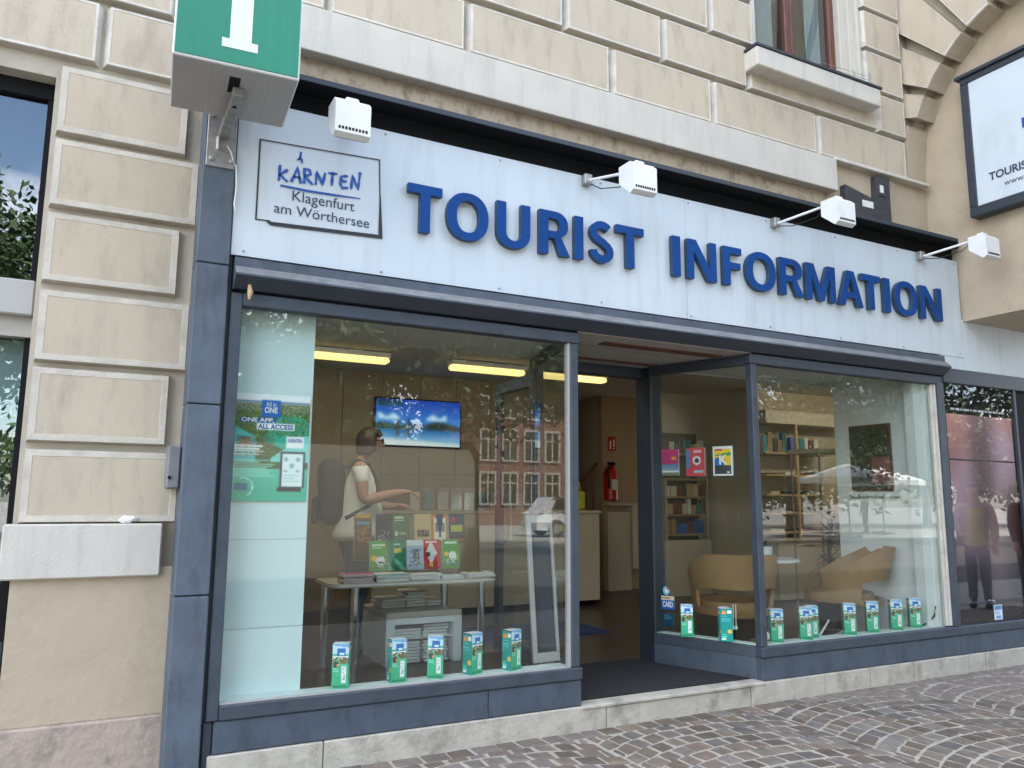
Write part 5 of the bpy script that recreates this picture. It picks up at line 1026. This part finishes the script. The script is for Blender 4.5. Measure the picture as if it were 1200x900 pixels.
# ================================================================== PEOPLE
def skin_mesh(chains, sub=2, root=0):
    """one continuous surface grown from joint chains: [(name,(x,y,z),(rx,ry)), ...]; equal names join"""
    idx = {}; V = []; Rr = []; E = []
    for ch in chains:
        prev = None
        for nm, p, r in ch:
            if nm not in idx: idx[nm] = len(V); V.append(tuple(a * S for a in p)); Rr.append(r if isinstance(r, tuple) else (r, r))
            k = idx[nm]
            if prev is not None: E.append((prev, k))
            prev = k
    me = bpy.data.meshes.new('s'); me.from_pydata(V, E, []); ob = bpy.data.objects.new('s', me); C.objects.link(ob)
    sk = ob.modifiers.new('skin', 'SKIN'); sk.use_smooth_shade = True; sk.branch_smoothing = .6
    for k, r in enumerate(Rr): me.skin_vertices[0].data[k].radius = (r[0] * S, r[1] * S); me.skin_vertices[0].data[k].use_root = (k == root)
    ss = ob.modifiers.new('sub', 'SUBSURF'); ss.levels = sub; ss.render_levels = sub
    out = bpy.data.meshes.new_from_object(ob.evaluated_get(bpy.context.evaluated_depsgraph_get()))
    bpy.data.objects.remove(ob); bpy.data.meshes.remove(me)
    out.polygons.foreach_set('use_smooth', [True] * len(out.polygons)); return out
def skin_part(name, m, parent, chains, sub=2, root=0):
    me = skin_mesh(chains, sub, root); me.materials.clear(); me.materials.append(X[m]); o = bpy.data.objects.new(name, me); C.objects.link(o); o.parent = parent; ORG[o.name] = (0, 0, 0); return o
def vadd(a, *b): return tuple(a[i] + sum(q[i] for q in b) for i in range(3))
def person(label, loc, rz, top, legs, arm_r, arm_l, hair, height=2.1, bulk=1.0, pack=False, glasses=False, nod=0.0, shoe='pack', sleeve=.5, jacket=None, group=None):
    """faces local +x; all lengths for a figure 2.1 units (1.68 m) tall, then scaled"""
    t = thing('person', label, 'person', loc, group, local=True); t.rotation_euler = (0, 0, rz); t.scale = (height / 2.1,) * 3
    b = bulk
    hip = (0, 0, 1.06); wst = (.02, 0, 1.28); chest = (.0, 0, 1.56); neck = (.0, 0, 1.76); nk2 = (.035, 0, 1.83)
    hd = (.065 + nod, 0, 1.94 - nod * .2); crown = (.05 + nod, 0, 2.02 - nod * .25)
    def arm(side, pts):
        sh = (0, side * .205 * b, 1.69); el, wr, hn = pts
        ch = [('chest', chest, (.15 * b, .17 * b)), ('cl%d' % side, (0, side * .12, 1.69), .075), ('sh%d' % side, sh, .066), ('el%d' % side, el, .046 * b), ('wr%d' % side, wr, .032 * b)]
        d = Vector(hn) - Vector(wr); d.normalize(); upv = Vector((0, 0, 1)); sd = d.cross(upv).normalized(); dn = sd.cross(d).normalized()
        palm = Vector(wr) + d * .075; ch.append(('pm%d' % side, tuple(palm), (.030, .042))); fing = [ch]
        for k in range(4):
            off = (k - 1.5) * .023; L = (.085, .10, .095, .075)[k]; base = palm + d * .035 + sd * off
            q = base + d * L * .5 - dn * .012 * (1 + k * .3); tip = base + d * L * .92 - dn * .045 * (1 + k * .2)
            fing.append([('pm%d' % side, tuple(palm), .03), ('f%d%da' % (side, k), tuple(base), .0115), ('f%d%db' % (side, k), tuple(q), .0105), ('f%d%dc' % (side, k), tuple(tip), .008)])
        tb_ = palm - d * .02 + sd * (-.045); fing.append([('pm%d' % side, tuple(palm), .03), ('t%da' % side, tuple(tb_), .013), ('t%db' % side, tuple(tb_ + d * .055 - sd * .012 - dn * .02), .010)])
        return fing
    def leg(side): return [('hip', hip, (.16 * b, .17 * b)), ('th%d' % side, (.0, side * .10, .96), (.115 * b, .11 * b)), ('kn%d' % side, (.025, side * .10, .56), .072), ('cf%d' % side, (-.005, side * .105, .38), .066), ('an%d' % side, (-.02, side * .105, .10), .042), ('hl%d' % side, (-.03, side * .105, .045), .042), ('to%d' % side, (.15, side * .125, .03), .032)]
    ch = [[('hip', hip, (.16 * b, .17 * b)), ('wst', wst, (.135 * b, .155 * b)), ('chest', chest, (.15 * b, .17 * b)), ('neck', neck, .074), ('nk2', nk2, .07), ('hd', hd, (.132, .118)), ('crown', crown, (.115, .108))],
          [('hd', hd, .09), ('jaw', vadd(hd, (.072, 0, -.092)), (.082, .08))], [('hd', hd, .09), ('nose', vadd(hd, (.135, 0, -.022)), .017)]]
    for sd_ in (1, -1): ch.append([('hd', hd, .09), ('ear%d' % sd_, vadd(hd, (-.01, sd_ * .108, -.01)), .022)])
    for sd_, pts in ((-1, arm_r), (1, arm_l)): ch += arm(sd_, pts); ch.append(leg(sd_))
    body = skin_part('body', 'skin', t, ch)
    # clothing over the same joints, a little wider
    def sleeve_chain(side, pts, full): 
        sh = (0, side * .205 * b, 1.69); el, wr, _ = pts; c_ = [('chest', chest, 1), ('cl%d' % side, (0, side * .12, 1.68), .088), ('sh%d' % side, sh, .080)]
        e = tuple(sh[i] + (el[i] - sh[i]) * (1 if full > .95 else full * 1.1) for i in range(3)); c_.append(('el%d' % side, e, .066 if full < .95 else .062))
        if full > .95: c_.append(('wr%d' % side, tuple(el[i] + (wr[i] - el[i]) * .93 for i in range(3)), .05))
        return c_
    skin_part('shirt' if not jacket else 'top', top, t, [[('hm', (.015, 0, .985), (.20 * b, .215 * b)), ('hip', (.01, 0, 1.08), (.205 * b, .22 * b)), ('wst', wst, (.19 * b, .205 * b)), ('chest', chest, (.255 * b, .225 * b)), ('nk', (.0, 0, 1.745), (.115, .12))], sleeve_chain(-1, arm_r, sleeve), sleeve_chain(1, arm_l, sleeve)])
    def trou(side): return [('hip', (0, 0, 1.06), (.172 * b, .185 * b)), ('th%d' % side, (.0, side * .10, .94), (.13 * b, .122 * b)), ('kn%d' % side, (.025, side * .10, .56), .088), ('an%d' % side, (-.02, side * .105, .10), .066)]
    skin_part('trousers', legs, t, [[('hip', (0, 0, 1.06), (.18 * b, .195 * b)), ('wt', (.005, 0, 1.17), (.17 * b, .19 * b))], trou(1), trou(-1)])
    if jacket:
        jk = [[('hm', (-.02, 0, .92), (.23 * b, .25 * b)), ('wst', (-.01, 0, 1.28), (.215 * b, .235 * b)), ('chest', (-.01, 0, 1.56), (.22 * b, .24 * b)), ('nk', (-.02, 0, 1.745), (.11, .125))], sleeve_chain(-1, arm_r, 1), sleeve_chain(1, arm_l, 1)]
        o = skin_part('jacket', jacket, t, jk); bmj = bmesh.new(); bmj.from_mesh(o.data)
        bmesh.ops.delete(bmj, geom=[f for f in bmj.faces if f.calc_center_median().x > .09 * S and abs(f.calc_center_median().y) < .115 * S], context='FACES'); bmj.to_mesh(o.data); bmj.free()
        so2 = o.modifiers.new('thick', 'SOLIDIFY'); so2.thickness = .012; so2.offset = 1
    for sd_ in (1, -1): MB().box(-.09, .19, sd_ * .115 - .055, sd_ * .115 + .055, 0, .085, 0, .035).build('shoe', [shoe], t)
    # hair: a shell over crown, sides and back, open at the face
    hm = MB(); n1, n2 = 20, 10; hx, hz = hd[0], hd[2]
    drop = {'bob': -.15, 'short': -.07}[hair]
    for lay in (0, 1):
        for i in range(n1 + 1):
            a = R(-118 + 236 * i / n1) + math.pi
            for j in range(n2 + 1):
                v = j / n2; rad = (.126 if lay == 0 else .108); 
                if v < .62: ph = math.pi / 2 * (1 - v / .62); px_, pz = rad * math.cos(ph), rad * 1.08 * math.sin(ph)
                else: px_, pz = rad * (1.0 - .10 * ((v - .62) / .38) ** 2), drop * (v - .62) / .38 * (1 if math.cos(a) < .25 else .75)
                wob = 1 + .025 * math.sin(i * 2.3 + j)
                hm.v.append((hx - .012 + px_ * math.cos(a) * wob * 1.05, px_ * math.sin(a) * wob * .93, hz + .025 + pz))
    L0 = (n1 + 1) * (n2 + 1)
    for i in range(n1):
        for j in range(n2):
            q = i * (n2 + 1) + j; r_ = q + n2 + 1; hm.face((q, r_, r_ + 1, q + 1)); hm.face((L0 + q, L0 + q + 1, L0 + r_ + 1, L0 + r_))
    for j in range(n2): hm.face((j, j + 1, L0 + j + 1, L0 + j)); e = n1 * (n2 + 1) + j; hm.face((e, L0 + e, L0 + e + 1, e + 1))
    for i in range(n1): e = i * (n2 + 1) + n2; hm.face((e, e + n2 + 1, L0 + e + n2 + 1, L0 + e))
    # fringe over the forehead
    mk = hm.mark(); hm.ball((0, 0, 0), (.075, .098, .045), 12); hm.xf(mk, T((hx + .040, 0, hz + .098), 0, 0, R(22)))
    hm.build('hair', ['hair'], t, smooth='all')
    if glasses:
        gl = MB()
        for sd_ in (1, -1): mk = gl.mark(); gl.ball((0, 0, 0), (.012, .036, .026), 10); gl.xf(mk, T((hx + .112, sd_ * .042, hz + .018), R(sd_ * 14))); gl.tube([(hx + .100, sd_ * .078, hz + .022), (hx - .005, sd_ * .103, hz + .02)], .006, 5)
        gl.tube([(hx + .118, -.02, hz + .025), (hx + .118, .02, hz + .025)], .005, 5); gl.build('sunglasses', ['lens_dark'], t, smooth='all')
    else:
        ey = MB()
        for sd_ in (1, -1): ey.ball((hx + .102, sd_ * .038, hz + .012), (.010, .014, .009), 8)
        ey.build('eyes', ['lens_dark'], t, smooth='all')
    mo_ = MB(); mo_.ball((hx + .106, 0, hz - .075), (.010, .026, .007), 8); mo_.build('mouth', ['magenta'], t, smooth='all')
    if pack:
        pk = MB(); mk = pk.mark(); pk.box(-.155, .10, -.20, .20, -.31, .31, 0, .07); pk.xf(mk, T((-.225, 0, 1.47), 0, 0, R(-4)))
        o = pk.build('backpack', ['pack'], t, smooth=50); bv = o.modifiers.new('round', 'BEVEL'); bv.width = .03; bv.segments = 3
        pk2 = MB(); pk2.box(-.43, -.36, -.14, .14, 1.16, 1.42, 0, .03); pk2.build('pocket', ['pack'], o)
        for sd_ in (1, -1): MB().tube([(-.13, sd_ * .12, 1.68), (-.03, sd_ * .125, 1.765), (.07, sd_ * .13, 1.73), (.15, sd_ * .135, 1.60), (.165, sd_ * .145, 1.48), (.10, sd_ * .20, 1.34), (-.12, sd_ * .20, 1.22)], .02, 6).build('strap', ['pack'], o, smooth=True)
    return t
person('woman in white T-shirt and sunglasses with dark backpack, reaching over the brochure table', (2.27, 2.70, FZ), R(-16), 'shirt', 'jeans',
       ((.04, -.27, 1.38), (.36, -.24, 1.46), (.55, -.22, 1.47)), ((.05, .26, 1.38), (.30, .16, 1.32), (.46, .13, 1.36)), 'bob', 2.17, 1.36, pack=True, glasses=True, nod=.03)
person('person in lime top, open beige jacket and jeans mirrored in the poster case', (12.25, -2.8, 0), R(150), 'lime', 'jeans', ((.02, -.27, 1.36), (.10, -.27, 1.08), (.14, -.26, .94)), ((.02, .27, 1.36), (.22, .20, 1.20), (.34, .12, 1.24)), 'short', 1.95, 1.0, jacket='jacket')
person('dark-clothed person with brown hair mirrored at the right edge of the poster case', (12.0, -1.85, 0), R(120), 'pack', 'frame_dark', ((.02, -.27, 1.36), (.10, -.27, 1.08), (.14, -.26, .94)), ((.02, .27, 1.36), (.12, .27, 1.08), (.16, .26, .94)), 'bob', 1.98, 1.05, sleeve=1)

# ================================================================== ACROSS THE STREET (seen mirrored in the panes)
def tree(label, loc, crown_z, rx, rz_, seed, n=5200, ls=.22, trunk=True):
    rr = random.Random(seed); t = thing('street_tree', label, 'tree', loc, 'street trees across from the shop', local=True)
    tk = MB(); tk.tube([(0, 0, -.1), (.06, .03, crown_z * .35), (-.03, .05, crown_z * .7), (0, 0, crown_z)], [.30, .22, .18, .10], 10)
    ends = []
    for k in range(9):
        a = k * 2.4; z0 = crown_z * (.42 + .05 * k); e = (rx * .62 * math.cos(a), rx * .62 * math.sin(a), crown_z + rz_ * rr.uniform(-.5, .5)); tk.tube([(0, 0, z0), (e[0] * .5, e[1] * .5, z0 * .5 + e[2] * .5 + .3), e], [.10, .06, .03], 6); ends.append(e)
    tk.build('trunk', ['bark'], t, smooth=True)
    cl = [(rr.uniform(-1, 1), rr.uniform(-1, 1), rr.uniform(-1, 1)) for _ in range(150)]; cl = [c_ for c_ in cl if c_[0] ** 2 + c_[1] ** 2 + c_[2] ** 2 < 1 and c_[2] > -.75][:64]
    g_ = np.random.default_rng(seed); V = []; F = []
    per = n // len(cl)
    for c_ in cl:
        ctr = np.array([c_[0] * rx, c_[1] * rx, crown_z + c_[2] * rz_]); P = ctr + g_.normal(0, 1, (per, 3)) * np.array([.42, .42, .30]) * rx * .36
        for p in P:
            u = g_.normal(0, 1, 3); u /= np.linalg.norm(u); w = np.cross(u, g_.normal(0, 1, 3)); w /= np.linalg.norm(w); s_ = ls * g_.uniform(.6, 1.2); i = len(V)
            V += [p - u * s_, p + w * s_ * .5, p + u * s_, p - w * s_ * .5]; F.append((i, i + 1, i + 2, i + 3))
    me = bpy.data.meshes.new('crown'); me.from_pydata((np.array(V) * S).tolist(), [], F); me.materials.append(X['leaf']); o = bpy.data.objects.new('crown', me); C.objects.link(o); o.parent = t; o['kind'] = 'stuff'
    return t
tree('broad street tree opposite the left shop window', (-3.4, -15, 0), 6.0, 3.6, 2.4, 3, 16000, .12)
tree('street tree opposite the left end of the display window', (3.2, -14, 0), 6.3, 3.6, 3.6, 4, 16000, .13)
tree('street tree opposite the middle of the display window', (7.7, -14.6, 0), 6.6, 3.9, 3.7, 5, 16000, .13)
tree('street tree opposite the shop entrance', (14.6, -16, 0), 6.9, 4.0, 3.4, 6, 16000, .13)
tree('street tree opposite the right display window', (23.5, -17, 0), 6.6, 4.0, 3.4, 7, 16000, .13)
tree('street tree at the right end of the row', (31.5, -15.5, 0), 5.6, 4.2, 3.6, 8, 16000, .14)
def vehicle(name, label, cat, loc, rz, prof, wid, paint, wins, wr):
    """prof: side outline (x,z); wins: side window outlines"""
    t = thing(name, label, cat, loc, local=True); t.rotation_euler = (0, 0, rz)
    b = MB(); n = len(prof); h = max(p[1] for p in prof)
    def tuck(p): return wid / 2 * (1 - .13 * max(0, (p[1] - h * .52) / (h * .48)) ** 1.5)
    inn = [(p[0] * .985, p[1] * .985 + .01) for p in prof]
    rings = [([(x, -tuck((x, z)) * .90, z) for x, z in inn]), ([(x, -tuck((x, z)), z) for x, z in prof]), ([(x, tuck((x, z)), z) for x, z in prof]), ([(x, tuck((x, z)) * .90, z) for x, z in inn])]
    for r_ in rings: b.v += r_
    for k in range(3):
        for j in range(n): b.face((k * n + j, k * n + (j + 1) % n, (k + 1) * n + (j + 1) % n, (k + 1) * n + j))
    b.face(list(range(n))); b.face(list(range(3 * n, 4 * n))); b.build('body', [paint], t, smooth=30)
    for w_ in wins:
        for sd in (1, -1):
            q = MB(); i0 = [(x, sd * (tuck((x, z)) + .006), z) for x, z in w_]; i1 = [(x, sd * (tuck((x, z)) - .02), z) for x, z in w_]; k = len(w_); q.v = i0 + i1; q.face(range(k)); q.face(range(k, 2 * k)); [q.face((j, (j + 1) % k, k + (j + 1) % k, k + j)) for j in range(k)]; q.build('window', ['car_glass'], t)
    xs_ = [p[0] for p in prof]; L = max(xs_)
    for wx_ in (L * .19, L * .80):
        for sd in (1, -1):
            wl_ = MB(); wl_.lathe([(wr * .55, -.10), (wr, -.10), (wr, .10), (wr * .55, .10)], 0, 0, 20); wl_.xf(0, T((wx_, sd * (wid / 2 - .08), wr), rx=R(90))); o = wl_.build('wheel', ['rubber'], t, smooth=40); rm = MB(); rm.lathe([(.02, -.11), (wr * .54, -.105), (wr * .54, .105), (.02, .11)], 0, 0, 16); rm.xf(0, T((wx_, sd * (wid / 2 - .08), wr), rx=R(90))); rm.build('rim', ['steel'], o)
    for sd in (1, -1): MB().box(L - .05, L + .012, sd * wid * .36 - .12, sd * wid * .36 + .12, h * .36, h * .45, 0, .02).build('headlight', ['pane'], t); MB().box(-.012, .03, sd * wid * .42 - .05, sd * wid * .42 + .05, h * .38, h * .55, 0, .015).build('tail_light', ['red'], t)
    return t
vehicle('delivery_van', 'white delivery van parked along the street opposite the left window', 'van', (6.15, -9.2, -.02), math.pi, [(0, .35), (0, 2.5), (.12, 2.68), (4.6, 2.68), (4.95, 2.57), (5.55, 1.55), (6.25, 1.25), (6.42, .95), (6.42, .35)], 2.3, 'van_paint', [[(4.35, 1.5), (5.35, 1.5), (4.95, 2.2), (4.35, 2.25)]], .42)
vehicle('parked_car', 'white hatchback parked before the pink house', 'car', (17.5, -27, -.02), R(8), [(0, .3), (.02, 1.0), (.35, 1.15), (.85, 1.78), (2.9, 1.82), (3.75, 1.22), (5.0, 1.05), (5.2, .75), (5.2, .3)], 2.15, 'car_white', [[(.75, 1.22), (2.1, 1.22), (2.1, 1.7), (1.0, 1.68)], [(2.2, 1.22), (3.45, 1.22), (2.85, 1.7), (2.2, 1.7)]], .38)
def house(label, x0, x1, y, h, m, wcols, wrows, z0=1.4):
    t = thing('street_house', label, 'house', ((x0 + x1) / 2, y, 0)); MB().box(x0, x1, y - 8, y, -.03, h).build('wall', [m], t); MB().prism([(y - 8.4, h), (y + .4, h), (y - 4, h + 3.2)], 'x', x0 - .3, x1 + .3).build('roof', ['roof'], t); MB().box(x0 - .2, x1 + .2, y, y + .3, h - .35, h).build('cornice', ['band'], t)
    fw = MB()
    w_, h_ = 1.25, 2.1
    for b_ in ((-w_ / 2, w_ / 2, 0, .10, -.12, 0), (-w_ / 2, -w_ / 2 + .14, 0, .08, 0, h_), (w_ / 2 - .14, w_ / 2, 0, .08, 0, h_), (-w_ / 2 + .14, w_ / 2 - .14, 0, .08, h_ - .16, h_), (-.05, .05, 0, .07, 0, h_ - .16), (-w_ / 2 + .14, -.05, 0, .06, 1.3, 1.4), (.05, w_ / 2 - .14, 0, .06, 1.3, 1.4)): fw.box(*b_)
    fm = fw.mesh('window', ['soffit']); pmh = MB().box(-w_ / 2 + .14, w_ / 2 - .14, .012, .02, 0, h_ - .16).mesh('pane', ['car_glass'])
    for i in range(wcols):
        for j in range(wrows):
            x = x0 + (i + .5) * (x1 - x0) / wcols; z = z0 + j * (h - 1.5) / wrows; o = inst(fm, 'window', t, (x, y + .002, z)); inst(pmh, 'pane', o, (x, y + .002, z))
    return t
house('pink town house with white windows across the square', 21.8, 30, -42, 13, 'pink', 5, 4)
for x_, y_, rr_, cz_, lab_ in ((2, -33, 6.0, 3.6, 'dark tree far behind the parked van'), (9, -31, 5.0, 3.4, 'dark tree beside the pink town house'), (39, -31, 5.6, 4.4, 'dark tree behind the white parasols'), (50, -30, 6.0, 4.4, 'dark tree far along the square'), (62, -28, 6.0, 4.4, 'last dark tree at the end of the square')): tree(lab_, (x_, y_, 0), cz_, rr_, 3.0, int(x_), 9000, .24)
def parasol(label, loc):
    t = thing('cafe_parasol', label, 'parasol', loc, 'cafe parasols on the square', local=True); MB().tube([(0, 0, 0), (0, 0, 3.3)], .04, 8).build('pole', ['steel'], t); cp = MB(); n = 8
    cp.v = [(0, 0, 3.45)] + [(2.1 * math.cos(2 * math.pi * k / n), 2.1 * math.sin(2 * math.pi * k / n), 2.75) for k in range(n)] + [(2.1 * math.cos(2 * math.pi * k / n), 2.1 * math.sin(2 * math.pi * k / n), 2.5) for k in range(n)]
    for k in range(n): cp.face((0, 1 + k, 1 + (k + 1) % n)); cp.face((1 + k, 1 + (k + 1) % n, 9 + (k + 1) % n, 9 + k))
    cp.build('canopy', ['canvas'], t); MB().box(-.4, .4, -.4, .4, 0, .12, 0, .03).build('base', ['pink_base'], t); return t
parasol('white cafe parasol on the square, nearer the tree', (31.5, -21, 0)); parasol('white cafe parasol on the square, farther right', (36.5, -23, 0))
person('distant person in dark clothes walking over the sunny square', (37, -24.5, 0), R(200), 'pack', 'frame_dark', ((.02, -.27, 1.36), (.10, -.27, 1.08), (.14, -.26, .94)), ((.02, .27, 1.36), (.12, .27, 1.08), (.16, .26, .94)), 'short', 2.1, 1.0, sleeve=1)
